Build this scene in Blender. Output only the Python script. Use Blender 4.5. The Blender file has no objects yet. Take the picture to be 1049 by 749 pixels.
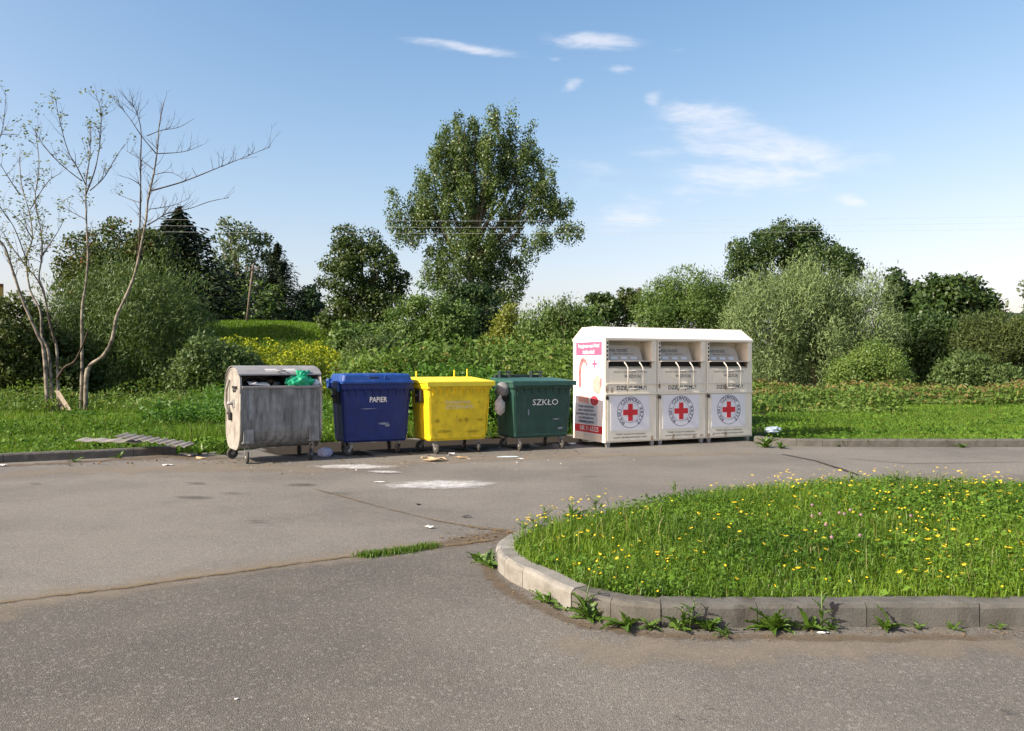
import bpy, math, random
import numpy as np
from mathutils import Vector, Matrix

R = math.radians
sc = bpy.context.scene
col = sc.collection
random.seed(7)

# ------------------------------------------------------------------ camera, sky, sun
CAM_H = 1.65
FPX, CX, HY = 823.0, 524.5, 375.0           # focal length (px of the 1049 px photo), centre, horizon row
cam = bpy.data.cameras.new('camera')
cam.sensor_width = 36.0
cam.lens = 36.0 * FPX / 1049.0
cam.clip_end = 4000
cam.clip_start = 0.05
camo = bpy.data.objects.new('camera', cam)
camo.location = (0, 0, CAM_H)
camo.rotation_euler = (R(90), 0, 0)
col.objects.link(camo)
sc.camera = camo

SUN_AZ = R(27)        # direction the light travels, from +X towards +Y
SUN_EL = R(33)
sl = bpy.data.lights.new('sun', 'SUN')
sl.energy = 4.9
sl.angle = R(0.5)
sl.color = (1.0, 0.90, 0.74)
so = bpy.data.objects.new('sun', sl)
col.objects.link(so)
travel = Vector((math.cos(SUN_AZ) * math.cos(SUN_EL), math.sin(SUN_AZ) * math.cos(SUN_EL), -math.sin(SUN_EL)))
so.rotation_euler = travel.to_track_quat('-Z', 'Y').to_euler()
so.location = (-30, -10, 40)

sc.view_settings.view_transform = 'Standard'
sc.view_settings.look = 'None'
sc.view_settings.exposure = 0.88
sc.view_settings.gamma = 1.0
sc.cycles.use_denoising = True
sc.cycles.max_bounces = 6
sc.cycles.transparent_max_bounces = 12

world = bpy.data.worlds.new('World')
sc.world = world
world.use_nodes = True
SKY_STRENGTH = 0.15
SKY_GAMMA, SKY_SAT, SKY_TINT, SKY_NORM = (2.2, 1.8, 1.6), .95, (.93, .79, .79), 2.8


class NT:
    """small helper to write node trees"""
    def __init__(s, tree):
        s.t = tree
        s.n = tree.nodes
        s.l = tree.links

    def new(s, typ, **kw):
        n = s.n.new(typ)
        for k, v in kw.items():
            setattr(n, k, v)
        return n

    def put(s, sock, v):
        if isinstance(v, bpy.types.NodeSocket):
            s.l.new(v, sock)
        elif v is not None:
            if hasattr(sock.default_value, '__len__') and not hasattr(v, '__len__'):
                v = [v] * len(sock.default_value)
            if hasattr(v, '__len__') and len(v) == 3 and len(sock.default_value) == 4:
                v = (*v, 1)
            sock.default_value = v

    def math(s, op, a, b=None, c=None, clamp=False):
        n = s.new('ShaderNodeMath', operation=op, use_clamp=clamp)
        for i, v in enumerate((a, b, c)):
            s.put(n.inputs[i], v)
        return n.outputs[0]

    def mix(s, f, a, b, blend='MIX'):
        n = s.new('ShaderNodeMix', data_type='RGBA', blend_type=blend)
        s.put(n.inputs[0], f)
        s.put(n.inputs[6], a)
        s.put(n.inputs[7], b)
        return n.outputs[2]

    def noise(s, vec, scale, detail=3, rough=.55, dist=0.0):
        n = s.new('ShaderNodeTexNoise')
        s.put(n.inputs['Vector'], vec)
        n.inputs['Scale'].default_value = scale
        n.inputs['Detail'].default_value = detail
        n.inputs['Roughness'].default_value = rough
        n.inputs['Distortion'].default_value = dist
        return n.outputs[0]

    def ramp(s, f, a, b, va=0.0, vb=1.0):
        n = s.new('ShaderNodeMapRange', interpolation_type='SMOOTHSTEP')
        s.put(n.inputs[0], f)
        for i, v in enumerate((a, b, va, vb)):
            s.put(n.inputs[i + 1], v)
        return n.outputs[0]

    def mapping(s, vec, scale=(1, 1, 1), loc=(0, 0, 0)):
        n = s.new('ShaderNodeMapping')
        s.put(n.inputs[0], vec)
        n.inputs['Location'].default_value = loc
        n.inputs['Scale'].default_value = scale
        return n.outputs[0]


def build_world():
    g = NT(world.node_tree)
    bg = g.n['Background']
    sky = g.new('ShaderNodeTexSky', sky_type='NISHITA')
    sky.sun_disc = False
    sky.sun_elevation = SUN_EL
    sky.sun_rotation = math.atan2(-travel.x, -travel.y)
    sky.altitude = 200
    sky.air_density = 1.0
    sky.dust_density = 2.6
    sky.ozone_density = 1.8
    tc = g.new('ShaderNodeTexCoord')
    sp = g.new('ShaderNodeSeparateXYZ')
    g.l.new(tc.outputs['Generated'], sp.inputs[0])
    x, y, z = sp.outputs
    ys = g.math('MAXIMUM', y, .02)
    u = g.math('DIVIDE', x, ys)
    v = g.math('DIVIDE', z, ys)
    cb = g.new('ShaderNodeCombineXYZ')
    g.put(cb.inputs[0], u)
    g.put(cb.inputs[1], v)
    n1 = g.noise(g.mapping(cb.outputs[0], (8, 38, 1)), 1.0, 7, .68, 1.0)
    n2 = g.noise(g.mapping(cb.outputs[0], (30, 70, 1), (3, 1, 0)), 1.0, 4, .6)
    nn = g.math('ADD', g.math('MULTIPLY', n1, .7), g.math('MULTIPLY', n2, .3))
    wn = g.new('ShaderNodeTexNoise')
    g.put(wn.inputs['Vector'], g.mapping(cb.outputs[0], (7, 14, 1), (5, 5, 0)))
    wn.inputs['Scale'].default_value = 1.0
    wn.inputs['Detail'].default_value = 4
    ws = g.new('ShaderNodeSeparateColor')
    g.l.new(wn.outputs['Color'], ws.inputs[0])
    u = g.math('ADD', u, g.math('MULTIPLY', g.math('SUBTRACT', ws.outputs[0], .5), .11))
    v = g.math('ADD', v, g.math('MULTIPLY', g.math('SUBTRACT', ws.outputs[1], .5), .045))
    # wisps of cirrus: (px, py, rx, ry, slope, weight)
    W = [(762, 140, 78, 24, .16, .8), (735, 122, 58, 17, .14, .85), (795, 153, 100, 22, .13, 1.0), (775, 178, 75, 20, .0, .95), (650, 222, 46, 20, -.1, .72),
         (700, 205, 60, 20, -.15, .55), (483, 52, 58, 7, .17, .95), (615, 43, 42, 9, -.03, .95), (632, 70, 22, 6, 0, .75),
         (588, 92, 11, 6, -.2, .8), (680, 102, 17, 8, .1, .8), (870, 206, 18, 8, 0, .75), (610, 182, 46, 14, .0, .5),
         (690, 50, 30, 6, .1, .45), (670, 155, 40, 12, -.1, .5), (570, 66, 8, 4, 0, .5)]
    tot = None
    for (px, py, rx, ry, sl_, wt) in W:
        du = g.math('SUBTRACT', u, (px - CX) / FPX)
        dv = g.math('SUBTRACT', v, (HY - py) / FPX)
        dv = g.math('ADD', dv, g.math('MULTIPLY', du, sl_))
        a = g.math('MULTIPLY', du, FPX / rx)
        b = g.math('MULTIPLY', dv, FPX / ry)
        d = g.math('ADD', g.math('MULTIPLY', a, a), g.math('MULTIPLY', b, b))
        e = g.math('MULTIPLY', g.math('POWER', 2.718, g.math('MULTIPLY', d, -.9)), wt)
        tot = e if tot is None else g.math('MAXIMUM', tot, e)
    m = g.math('ADD', tot, g.math('MULTIPLY', g.math('SUBTRACT', nn, .5), 2.6))
    m = g.math('MULTIPLY', g.ramp(m, .05, 1.45), g.ramp(tot, .02, .6))
    m = g.math('MULTIPLY', m, .70)
    # hand the photo's deeper, cooler blue: slight saturation of the whole sky
    hs = g.new('ShaderNodeHueSaturation')
    hs.inputs['Saturation'].default_value = SKY_SAT
    g.l.new(sky.outputs[0], hs.inputs['Color'])
    # one even grade over the whole dome: more contrast between haze and blue
    nv = g.new('ShaderNodeVectorMath', operation='SCALE')
    g.l.new(hs.outputs[0], nv.inputs[0])
    nv.inputs['Scale'].default_value = 1 / SKY_NORM
    mn = g.new('ShaderNodeVectorMath', operation='MINIMUM')
    g.l.new(nv.outputs[0], mn.inputs[0])
    mn.inputs[1].default_value = (4.0, 4.0, 4.0)
    sc_ = g.new('ShaderNodeSeparateColor')
    g.l.new(mn.outputs[0], sc_.inputs[0])
    cc_ = g.new('ShaderNodeCombineColor')
    for i in range(3):
        g.put(cc_.inputs[i], g.math('MULTIPLY', g.math('POWER', g.math('DIVIDE', g.math('MULTIPLY', sc_.outputs[i], 1.7), g.math('ADD', 1.0, g.math('MULTIPLY', sc_.outputs[i], .7))), SKY_GAMMA[i]), 3.0 * SKY_TINT[i]))
    c = g.mix(m, cc_.outputs[0], (3.9, 3.8, 3.95))
    g.l.new(c, bg.inputs[0])
    bg.inputs[1].default_value = SKY_STRENGTH


build_world()

# ------------------------------------------------------------------ helpers


def P(px, py, z=0.0):
    """photo pixel -> point at height z"""
    Y = FPX * (CAM_H - z) / (py - HY)
    return Vector(((px - CX) / FPX * Y, Y, z))


def Q(px, py, Y):
    """photo pixel -> point at depth Y"""
    return Vector(((px - CX) / FPX * Y, Y, CAM_H + (HY - py) / FPX * Y))


def tag(o, label=None, cat=None, group=None, kind=None):
    for k, v in (('label', label), ('category', cat), ('group', group), ('kind', kind)):
        if v:
            o[k] = v
    return o


def empty(name, loc, label, cat, group=None, rz=0.0):
    o = bpy.data.objects.new(name, None)
    o.location = loc
    o.rotation_euler = (0, 0, rz)
    o.empty_display_size = .1
    col.objects.link(o)
    return tag(o, label, cat, group)


def link(name, me, material=None, parent=None, loc=None):
    if material is not None and not me.materials:
        me.materials.append(material)
    o = bpy.data.objects.new(name, me)
    if parent:
        o.parent = parent
    if loc is not None:
        o.location = loc
    col.objects.link(o)
    return o


def copy_tree(o, parent=None):
    c = o.copy()
    col.objects.link(c)
    if parent:
        c.parent = parent
    for ch in list(o.children):
        copy_tree(ch, c)
    return c


def fast_mesh(name, V, F, attr=None, smooth=False):
    """V (n,3), F (m,k) all faces alike; attr = dict of per-face floats"""
    V = np.ascontiguousarray(V, dtype=np.float32)
    F = np.ascontiguousarray(F, dtype=np.int32)
    me = bpy.data.meshes.new(name)
    me.vertices.add(len(V))
    me.vertices.foreach_set('co', V.ravel())
    m, k = F.shape
    me.loops.add(m * k)
    me.loops.foreach_set('vertex_index', F.ravel())
    me.polygons.add(m)
    me.polygons.foreach_set('loop_start', np.arange(0, m * k, k, dtype=np.int32))
    me.polygons.foreach_set('loop_total', np.full(m, k, dtype=np.int32))
    if smooth:
        me.polygons.foreach_set('use_smooth', np.ones(m, dtype=bool))
    me.update(calc_edges=True)
    for kk, vv in (attr or {}).items():
        a = me.attributes.new(kk, 'FLOAT', 'FACE')
        a.data.foreach_set('value', np.ascontiguousarray(vv, dtype=np.float32))
    return me


class MB:
    """collects shapes into one mesh"""
    def __init__(s):
        s.v = []
        s.f = []
        s.sm = []

    def add(s, vs, fs, smooth=False, M=None):
        b = len(s.v)
        for p in vs:
            p = Vector(p)
            s.v.append(M @ p if M else p)
        for f in fs:
            s.f.append([i + b for i in f])
            s.sm.append(smooth)
        return s

    def box(s, a, b, M=None, ch=0.0):
        x0, y0, z0 = a
        x1, y1, z1 = b
        if ch <= 0:
            vs = [(x0, y0, z0), (x1, y0, z0), (x1, y1, z0), (x0, y1, z0), (x0, y0, z1), (x1, y0, z1), (x1, y1, z1), (x0, y1, z1)]
            return s.add(vs, [(0, 3, 2, 1), (4, 5, 6, 7), (0, 1, 5, 4), (1, 2, 6, 5), (2, 3, 7, 6), (3, 0, 4, 7)], False, M)
        c = min(ch, (x1 - x0) / 2.1, (y1 - y0) / 2.1, (z1 - z0) / 2.1)

        def ring(z, q):
            return [(x0 + q, y0, z), (x1 - q, y0, z), (x1, y0 + q, z), (x1, y1 - q, z), (x1 - q, y1, z), (x0 + q, y1, z), (x0, y1 - q, z), (x0, y0 + q, z)]

        def ring2(z, q):
            return [(x0 + q, y0 + q, z), (x1 - q, y0 + q, z), (x1 - q, y0 + q, z), (x1 - q, y1 - q, z), (x1 - q, y1 - q, z), (x0 + q, y1 - q, z), (x0 + q, y1 - q, z), (x0 + q, y0 + q, z)]
        return s.loft([ring2(z0, c), ring(z0 + c, c), ring(z1 - c, c), ring2(z1, c)], True, True, False, M)

    def loft(s, rings, cap0=True, cap1=True, smooth=False, M=None):
        n = len(rings[0])
        vs = [p for r in rings for p in r]
        fs = []
        for i in range(len(rings) - 1):
            for j in range(n):
                k = (j + 1) % n
                fs.append((i * n + j, i * n + k, (i + 1) * n + k, (i + 1) * n + j))
        s.add(vs, fs, smooth, M)
        b = len(s.v) - len(vs)
        if cap0:
            s.f.append([b + j for j in reversed(range(n))])
            s.sm.append(False)
        if cap1:
            s.f.append([b + (len(rings) - 1) * n + j for j in range(n)])
            s.sm.append(False)
        return s

    def prism(s, poly, axis, a, b, M=None, smooth=False):
        """poly: 2-D outline; axis 'x' -> (y,z) outline, 'y' -> (x,z), 'z' -> (x,y)"""
        def mk(p, t):
            return {'x': (t, p[0], p[1]), 'y': (p[0], t, p[1]), 'z': (p[0], p[1], t)}[axis]
        return s.loft([[mk(p, a) for p in poly], [mk(p, b) for p in poly]], True, True, smooth, M)

    def tube(s, pts, rad, n=8, M=None, smooth=True):
        pts = [Vector(p) for p in pts]
        if not hasattr(rad, '__len__'):
            rad = [rad] * len(pts)
        rings = []
        up = Vector((.13, .21, 1)).normalized()
        a = None
        for i, p in enumerate(pts):
            t = (pts[min(i + 1, len(pts) - 1)] - pts[max(i - 1, 0)])
            t = t.normalized() if t.length > 1e-9 else Vector((0, 0, 1))
            if a is None:
                a = t.cross(up)
                if a.length < .05:
                    a = t.cross(Vector((1, 0, 0)))
                a.normalize()
            else:
                a = (a - t * a.dot(t))
                a = a.normalized() if a.length > 1e-6 else t.orthogonal().normalized()
            b = t.cross(a)
            rings.append([p + (a * math.cos(q) + b * math.sin(q)) * rad[i] for q in [2 * math.pi * k / n for k in range(n)]])
        return s.loft(rings, True, True, smooth, M)

    def cyl(s, p0, p1, r, n=16, M=None):
        return s.tube([p0, p1], r, n, M)

    def mesh(s, name):
        me = bpy.data.meshes.new(name)
        me.from_pydata([tuple(p) for p in s.v], [], s.f)
        me.polygons.foreach_set('use_smooth', s.sm)
        me.update()
        return me

    def build(s, name, material=None, parent=None, fix=True):
        me = s.mesh(name)
        if fix:
            import bmesh
            bm = bmesh.new()
            bm.from_mesh(me)
            bmesh.ops.recalc_face_normals(bm, faces=bm.faces)
            bm.to_mesh(me)
            bm.free()
        return link(name, me, material, parent)


def rrect(w0, w1, d0, d1, z, r, n=4):
    """rounded rectangle ring x in [w0,w1], y in [d0,d1]"""
    out = []
    for (cx, cy, a0) in ((w1 - r, d0 + r, -90), (w1 - r, d1 - r, 0), (w0 + r, d1 - r, 90), (w0 + r, d0 + r, 180)):
        for k in range(n + 1):
            a = R(a0 + 90 * k / n)
            out.append((cx + r * math.cos(a), cy + r * math.sin(a), z))
    return out


# ------------------------------------------------------------------ materials
MATS = {}


def base_mat(name):
    m = bpy.data.materials.new(name)
    m.use_nodes = True
    g = NT(m.node_tree)
    return m, g, g.n['Principled BSDF']


def mat(name, color, rough=.6, metal=0.0, var=.12, vscale=6.0, dirt=None, dirt_amt=.35, dirt_scale=3.0, streak=False, bump=0.0, bscale=80, spec=.5, fine=.06, dirt_lo=.5, dirt_hi=.75):
    """painted / plastic / metal surface with mottling, grime and fine grain"""
    if name in MATS:
        return MATS[name]
    m, g, b = base_mat(name)
    tc = g.new('ShaderNodeTexCoord')
    oi = g.new('ShaderNodeObjectInfo')
    va = g.new('ShaderNodeVectorMath', operation='MULTIPLY_ADD')
    g.l.new(oi.outputs['Random'], va.inputs[0])
    va.inputs[1].default_value = (17, 23, 11)
    g.l.new(tc.outputs['Object'], va.inputs[2])
    v = va.outputs[0]
    n = g.noise(v, vscale, 4)
    c = g.mix(g.ramp(n, .3, .7), tuple(q * (1 - var) for q in color), tuple(min(1, q * (1 + var)) for q in color))
    f = g.noise(v, 90, 2)
    c = g.mix(fine * 2, c, g.mix(f, (0, 0, 0), (1, 1, 1)), 'OVERLAY')
    r = rough
    if dirt:
        vv = g.mapping(v, (5, 5, .8)) if streak else v
        d = g.noise(vv, dirt_scale, 5, .65)
        d = g.math('MULTIPLY', g.ramp(d, dirt_lo, dirt_hi), dirt_amt)
        c = g.mix(d, c, dirt)
        r = g.math('ADD', g.math('MULTIPLY', d, .3), rough)
    g.put(b.inputs['Base Color'], c)
    g.put(b.inputs['Roughness'], r)
    b.inputs['Metallic'].default_value = metal
    b.inputs['Specular IOR Level'].default_value = spec
    if bump:
        bp = g.new('ShaderNodeBump')
        bp.inputs['Strength'].default_value = bump
        bp.inputs['Distance'].default_value = .01
        g.put(bp.inputs['Height'], g.noise(v, bscale, 3))
        g.l.new(bp.outputs[0], b.inputs['Normal'])
    MATS[name] = m
    return m


def leaf_mat(name, c0, c1, trans=.3, rough=.5, spec=.25, c2=None, c2_amt=0.0):
    """foliage: two tones picked leaf by leaf, some light passing through"""
    if name in MATS:
        return MATS[name]
    m, g, b = base_mat(name)
    at = g.new('ShaderNodeAttribute', attribute_name='tint')
    t = at.outputs['Fac']
    c = g.mix(t, c0, c1)
    if c2:
        at2 = g.new('ShaderNodeAttribute', attribute_name='odd')
        c = g.mix(g.math('LESS_THAN', at2.outputs['Fac'], c2_amt), c, c2)
    g.put(b.inputs['Base Color'], c)
    b.inputs['Roughness'].default_value = rough
    b.inputs['Specular IOR Level'].default_value = spec
    tr = g.new('ShaderNodeBsdfTranslucent')
    g.put(tr.inputs[0], g.mix(.5, c, (.5, .62, .05), 'MULTIPLY'))
    g.put(tr.inputs[0], g.mix(1.0, c, (1.25, 1.3, .6), 'MULTIPLY'))
    mx = g.new('ShaderNodeMixShader')
    mx.inputs[0].default_value = trans
    g.l.new(b.outputs[0], mx.inputs[1])
    g.l.new(tr.outputs[0], mx.inputs[2])
    g.l.new(mx.outputs[0], g.n['Material Output'].inputs[0])
    MATS[name] = m
    return m


def decal_mat(name, color, color2, k=1.2, gain=3.0, nscale=14, rough=.95, off=0.0):
    """loose stuff lying on the asphalt; thins out in grains towards its edge ('edge' 1 inside, 0 at the rim)"""
    m, g, b = base_mat(name)
    tc = g.new('ShaderNodeTexCoord')
    v = tc.outputs['Object']
    at = g.new('ShaderNodeAttribute', attribute_name='edge')
    n = g.math('ADD', g.math('MULTIPLY', g.noise(v, nscale, 5, .65), .6), g.math('MULTIPLY', g.noise(v, nscale * 9, 2, .6), .4))
    a = g.math('ADD', at.outputs['Fac'], g.math('MULTIPLY', g.math('SUBTRACT', n, .5), k))
    a = g.math('MULTIPLY', g.math('ADD', a, off - .35), gain, clamp=True)
    g.put(b.inputs['Base Color'], g.mix(g.noise(v, 30, 4), color, color2))
    b.inputs['Roughness'].default_value = rough
    b.inputs['Specular IOR Level'].default_value = .1
    g.put(b.inputs['Alpha'], a)
    MATS[name] = m
    return m


def asphalt_mat():
    m, g, b = base_mat('asphalt')
    tc = g.new('ShaderNodeTexCoord')
    v = tc.outputs['Object']
    big = g.noise(v, .35, 5, .6)
    mid = g.noise(v, 2.2, 5, .6)
    big2 = g.noise(g.mapping(v, (.5, 1.1, 1), (7, 3, 0)), .8, 6, .62)
    c = g.mix(g.ramp(big, .38, .62), (.136, .127, .112), (.190, .177, .154))
    c = g.mix(g.math('MULTIPLY', g.ramp(big2, .52, .7), .5), c, (.222, .20, .170))
    c = g.mix(g.math('MULTIPLY', g.ramp(mid, .45, .75), .5), c, (.195, .172, .142))
    # the slab on the near side of the long seam is older and darker
    sx = g.new('ShaderNodeSeparateXYZ')
    g.l.new(v, sx.inputs[0])
    sd = g.math('SUBTRACT', g.math('SUBTRACT', sx.outputs[1], 7.67), g.math('MULTIPLY', sx.outputs[0], .584))
    sd = g.math('ADD', sd, g.math('MULTIPLY', g.math('SUBTRACT', mid, .5), .8))
    c = g.mix(g.math('MULTIPLY', g.ramp(sd, .15, -.25), g.ramp(sx.outputs[0], 1.2, -1.5, .35, 1.0)), c, g.mix(1.0, c, (.64, .63, .62), 'MULTIPLY'))
    # aggregate: pale and dark stones
    vo = g.new('ShaderNodeTexVoronoi', feature='F1')
    g.put(vo.inputs['Vector'], v)
    vo.inputs['Scale'].default_value = 150
    sp = g.new('ShaderNodeSeparateColor')
    g.l.new(vo.outputs['Color'], sp.inputs[0])
    st = sp.outputs[0]
    gr = g.noise(v, 190, 3, .7)
    c = g.mix(g.math('MULTIPLY', g.ramp(gr, .52, .72), .42), c, (.36, .335, .295))
    c = g.mix(g.math('MULTIPLY', g.ramp(gr, .46, .30), .6), c, (.045, .042, .038))
    c = g.mix(g.math('MULTIPLY', g.ramp(st, .80, 1.0), .35), c, (.36, .34, .30))
    c = g.mix(g.math('MULTIPLY', g.ramp(st, .22, .0), .45), c, (.045, .042, .04))
    vo2 = g.new('ShaderNodeTexVoronoi', feature='F1')
    g.put(vo2.inputs['Vector'], v)
    vo2.inputs['Scale'].default_value = 62
    sp2 = g.new('ShaderNodeSeparateColor')
    g.l.new(vo2.outputs['Color'], sp2.inputs[0])
    c = g.mix(g.math('MULTIPLY', g.ramp(sp2.outputs[1], .88, 1.0), .25), c, (.40, .38, .34))
    c = g.mix(g.math('MULTIPLY', g.ramp(sp2.outputs[1], .2, .0), .3), c, (.06, .055, .05))
    # old oil and tyre marks
    oil = g.noise(g.mapping(v, (.5, 1.4, 1), (4, 2, 0)), 1.3, 4, .6)
    c = g.mix(g.math('MULTIPLY', g.ramp(oil, .60, .80), .3), c, (.085, .08, .075))
    g.put(b.inputs['Base Color'], c)
    b.inputs['Roughness'].default_value = .88
    b.inputs['Specular IOR Level'].default_value = .3
    bp = g.new('ShaderNodeBump')
    bp.inputs['Strength'].default_value = .6
    bp.inputs['Distance'].default_value = .006
    g.put(bp.inputs['Height'], g.math('ADD', g.math('MULTIPLY', vo.outputs['Distance'], -1.0), g.noise(v, 160, 2)))
    g.l.new(bp.outputs[0], b.inputs['Normal'])
    return m


def soil_mat(name, c0, c1, c2):
    m, g, b = base_mat(name)
    v = g.new('ShaderNodeTexCoord').outputs['Object']
    c = g.mix(g.ramp(g.noise(v, .4, 5), .35, .65), c0, c1)
    c = g.mix(g.math('MULTIPLY', g.ramp(g.noise(v, 7, 4), .5, .7), .6), c, c2)
    g.put(b.inputs['Base Color'], c)
    b.inputs['Roughness'].default_value = .95
    b.inputs['Specular IOR Level'].default_value = .1
    return m


def concrete_mat(name='kerb_concrete', f=1.0):
    m, g, b = base_mat(name)
    v = g.new('ShaderNodeTexCoord').outputs['Object']
    geo = g.new('ShaderNodeObjectInfo')
    c = g.mix(g.ramp(g.noise(v, 5, 5, .65), .3, .7), (.19, .188, .174), (.275, .272, .255))
    c = g.mix(g.math('MULTIPLY', geo.outputs['Random'], .35), c, (.22, .2, .17))
    c = g.mix(g.math('MULTIPLY', g.ramp(g.noise(v, 3.0, 5, .7), .46, .72), .6), c, (.115, .10, .082))
    c = g.mix(1.0, c, (f, f * .99, f * .96), 'MULTIPLY')
    c = g.mix(.25, c, g.mix(g.noise(v, 170, 2), (0, 0, 0), (1, 1, 1)), 'OVERLAY')
    g.put(b.inputs['Base Color'], c)
    b.inputs['Roughness'].default_value = .9
    b.inputs['Specular IOR Level'].default_value = .2
    bp = g.new('ShaderNodeBump')
    bp.inputs['Strength'].default_value = .5
    bp.inputs['Distance'].default_value = .008
    g.put(bp.inputs['Height'], g.noise(v, 60, 4))
    g.l.new(bp.outputs[0], b.inputs['Normal'])
    return m


M_ASPHALT = asphalt_mat()
M_GROUND = soil_mat('meadow_soil', (.035, .05, .012), (.06, .075, .02), (.05, .042, .022))
M_KERB = concrete_mat()
M_KERBD = concrete_mat('grimy_kerb_concrete', .50)
M_DIRT = decal_mat('brown_dirt', (.10, .072, .045), (.20, .155, .105), 1.9, .95, 7, off=-.05)
M_CRACK = decal_mat('crack_dirt', (.10, .072, .038), (.24, .18, .10), 2.6, 1.2, 5, off=-.02)
M_DUST = decal_mat('pale_dust', (.25, .21, .16), (.33, .28, .21), 1.5, .6, 3, off=.0)
M_POWDER = decal_mat('white_powder', (.70, .70, .70), (.85, .85, .86), 2.2, .8, 5, off=-.06)
M_STAIN = decal_mat('dark_stain', (.035, .032, .03), (.07, .065, .06), 1.8, .8, 16)
M_BARK = mat('grey_bark', (.20, .17, .13), .9, var=.4, vscale=9, bump=.6, bscale=25, spec=.1)
M_BARE = mat('pale_bark', (.205, .18, .145), .85, var=.6, vscale=5, bump=.4, bscale=30, spec=.1)
M_TWIG = mat('twig_bark', (.075, .06, .048), .9, var=.3, spec=.1)
M_WOOD = mat('weathered_wood', (.30, .255, .19), .85, var=.3, vscale=12, spec=.1, bump=.4)

rng = np.random.default_rng(11)


def unit(a):
    return a / np.maximum(np.linalg.norm(a, axis=-1, keepdims=True), 1e-9)


def leaf_quads(P_, A, L, Wd, N=None, shape=.5):
    """one kite shaped leaf per row: centre P_, axis A, length L, width Wd, facing N"""
    n = len(P_)
    if N is None:
        N = rng.normal(size=(n, 3))
    B = unit(np.cross(A, N))
    L = np.broadcast_to(np.asarray(L, dtype=float), (n,))[:, None]
    Wd = np.broadcast_to(np.asarray(Wd, dtype=float), (n,))[:, None]
    A = unit(A)
    v0 = P_ - A * L * .5
    v2 = P_ + A * L * .5
    mid = P_ + A * L * (shape - .5)
    v1 = mid + B * Wd * .5
    v3 = mid - B * Wd * .5
    V = np.stack([v0, v1, v2, v3], 1).reshape(-1, 3)
    F = np.arange(4 * n).reshape(n, 4)
    return V, F


def crown_points(lobes, n_clusters, shell=.22, inner=.18):
    """cluster centres spread through ellipsoid lobes, thickest near their skins; lobe = (c(3), r(3))"""
    vol = np.array([r[0] * r[1] + r[1] * r[2] + r[0] * r[2] for _, r in lobes])
    pick = rng.choice(len(lobes), n_clusters, p=vol / vol.sum())
    C = np.array([l[0] for l in lobes], dtype=float)[pick]
    Rr = np.array([l[1] for l in lobes], dtype=float)[pick]
    d = unit(rng.normal(size=(n_clusters, 3)))
    rad = 1 - np.abs(rng.normal(size=(n_clusters, 1))) * shell
    ins = rng.random((n_clusters, 1)) < inner
    rad = np.where(ins, rng.random((n_clusters, 1)) ** .5, rad)
    rad = np.clip(rad, .05, 1.12) * (1 + rng.normal(size=(n_clusters, 1)) * .06)
    return C + d * Rr * rad, unit(d / Rr)


def crown_mesh(name, lobes, n_clusters, per, cl_r, L, Wd, upward=0.0, droop=0.0, tint_shift=0.0, zmin=None, cl_flat=.75, sky=.25, gap=.12):
    """leaf clumps spread over the lobes: each clump is a small uneven ball of leaves, so the crown gets lit and shaded tufts and holes"""
    nc = max(6, int(n_clusters / 3.2))
    c, d = crown_points(lobes, nc, .16, .14)
    if zmin is not None:
        k = c[:, 2] > zmin
        c, d = c[k], d[k]
    n = len(c)
    ct = rng.random(n)
    sz = rng.uniform(.45, 1.45, n) * cl_r * 1.75
    cnt = np.maximum(4, (per * 3.2 * (sz / (cl_r * 1.75)) ** 1.6).astype(int))
    idx = np.repeat(np.arange(n), cnt)
    m = len(idx)
    q = unit(rng.normal(size=(m, 3)) + d[idx] * .55 + np.array([0, 0, .25]))
    rr_ = np.clip(.35 + .65 * rng.random(m) ** .6 + rng.normal(size=m) * .09, .1, 1.18)[:, None]
    Pp = c[idx] + q * rr_ * sz[idx][:, None] * np.array([1, 1, cl_flat])
    if upward:
        Pp[:, 2] += np.abs(rng.normal(size=m)) * upward * sz[idx] * .6
    A = rng.normal(size=(m, 3)) * .75 + q * .45 + np.array([0, 0, upward * 1.3 - droop])
    N = q * 1.0 + rng.normal(size=(m, 3)) * .36 + np.array([0, 0, sky])
    ll = L * rng.uniform(.6, 1.3, m)
    V, F = leaf_quads(Pp, A, ll, ll * Wd / L, N)
    t = np.clip(ct[idx] * .5 + rng.random(m) * .5 + tint_shift, 0, 1)
    return fast_mesh(name, V, F, {'tint': t, 'odd': rng.random(m)})


def limbs(mb, lobes, r0, n=None, k=6):
    """tapering limbs from along the trunk to each lobe"""
    top = max(l[0][2] for l in lobes)
    for (c, r) in lobes[:n]:
        c = Vector(c)
        s = Vector((0, 0, max(.12, min(.8, c.z / top * .6)) * top))
        mid = s.lerp(c, .5) + Vector((0, 0, -.08 * (c - s).length))
        mb.tube([s, mid, c], [r0 * .5, r0 * .32, r0 * .1], k)


def trunk_tube(mb, base, top, r0, r1, k=9, bend=.15, seg=6):
    pts, rs = [], []
    for i in range(seg + 1):
        t = i / seg
        w = math.sin(t * 3.1) * bend
        pts.append(base.lerp(top, t) + Vector((w * random.uniform(-1, 1), w * random.uniform(-1, 1), 0)))
        rs.append((r0 * (1 - t) + r1 * t) * (1.35 if i == 0 else 1))
    mb.tube(pts, rs, k)


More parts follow.
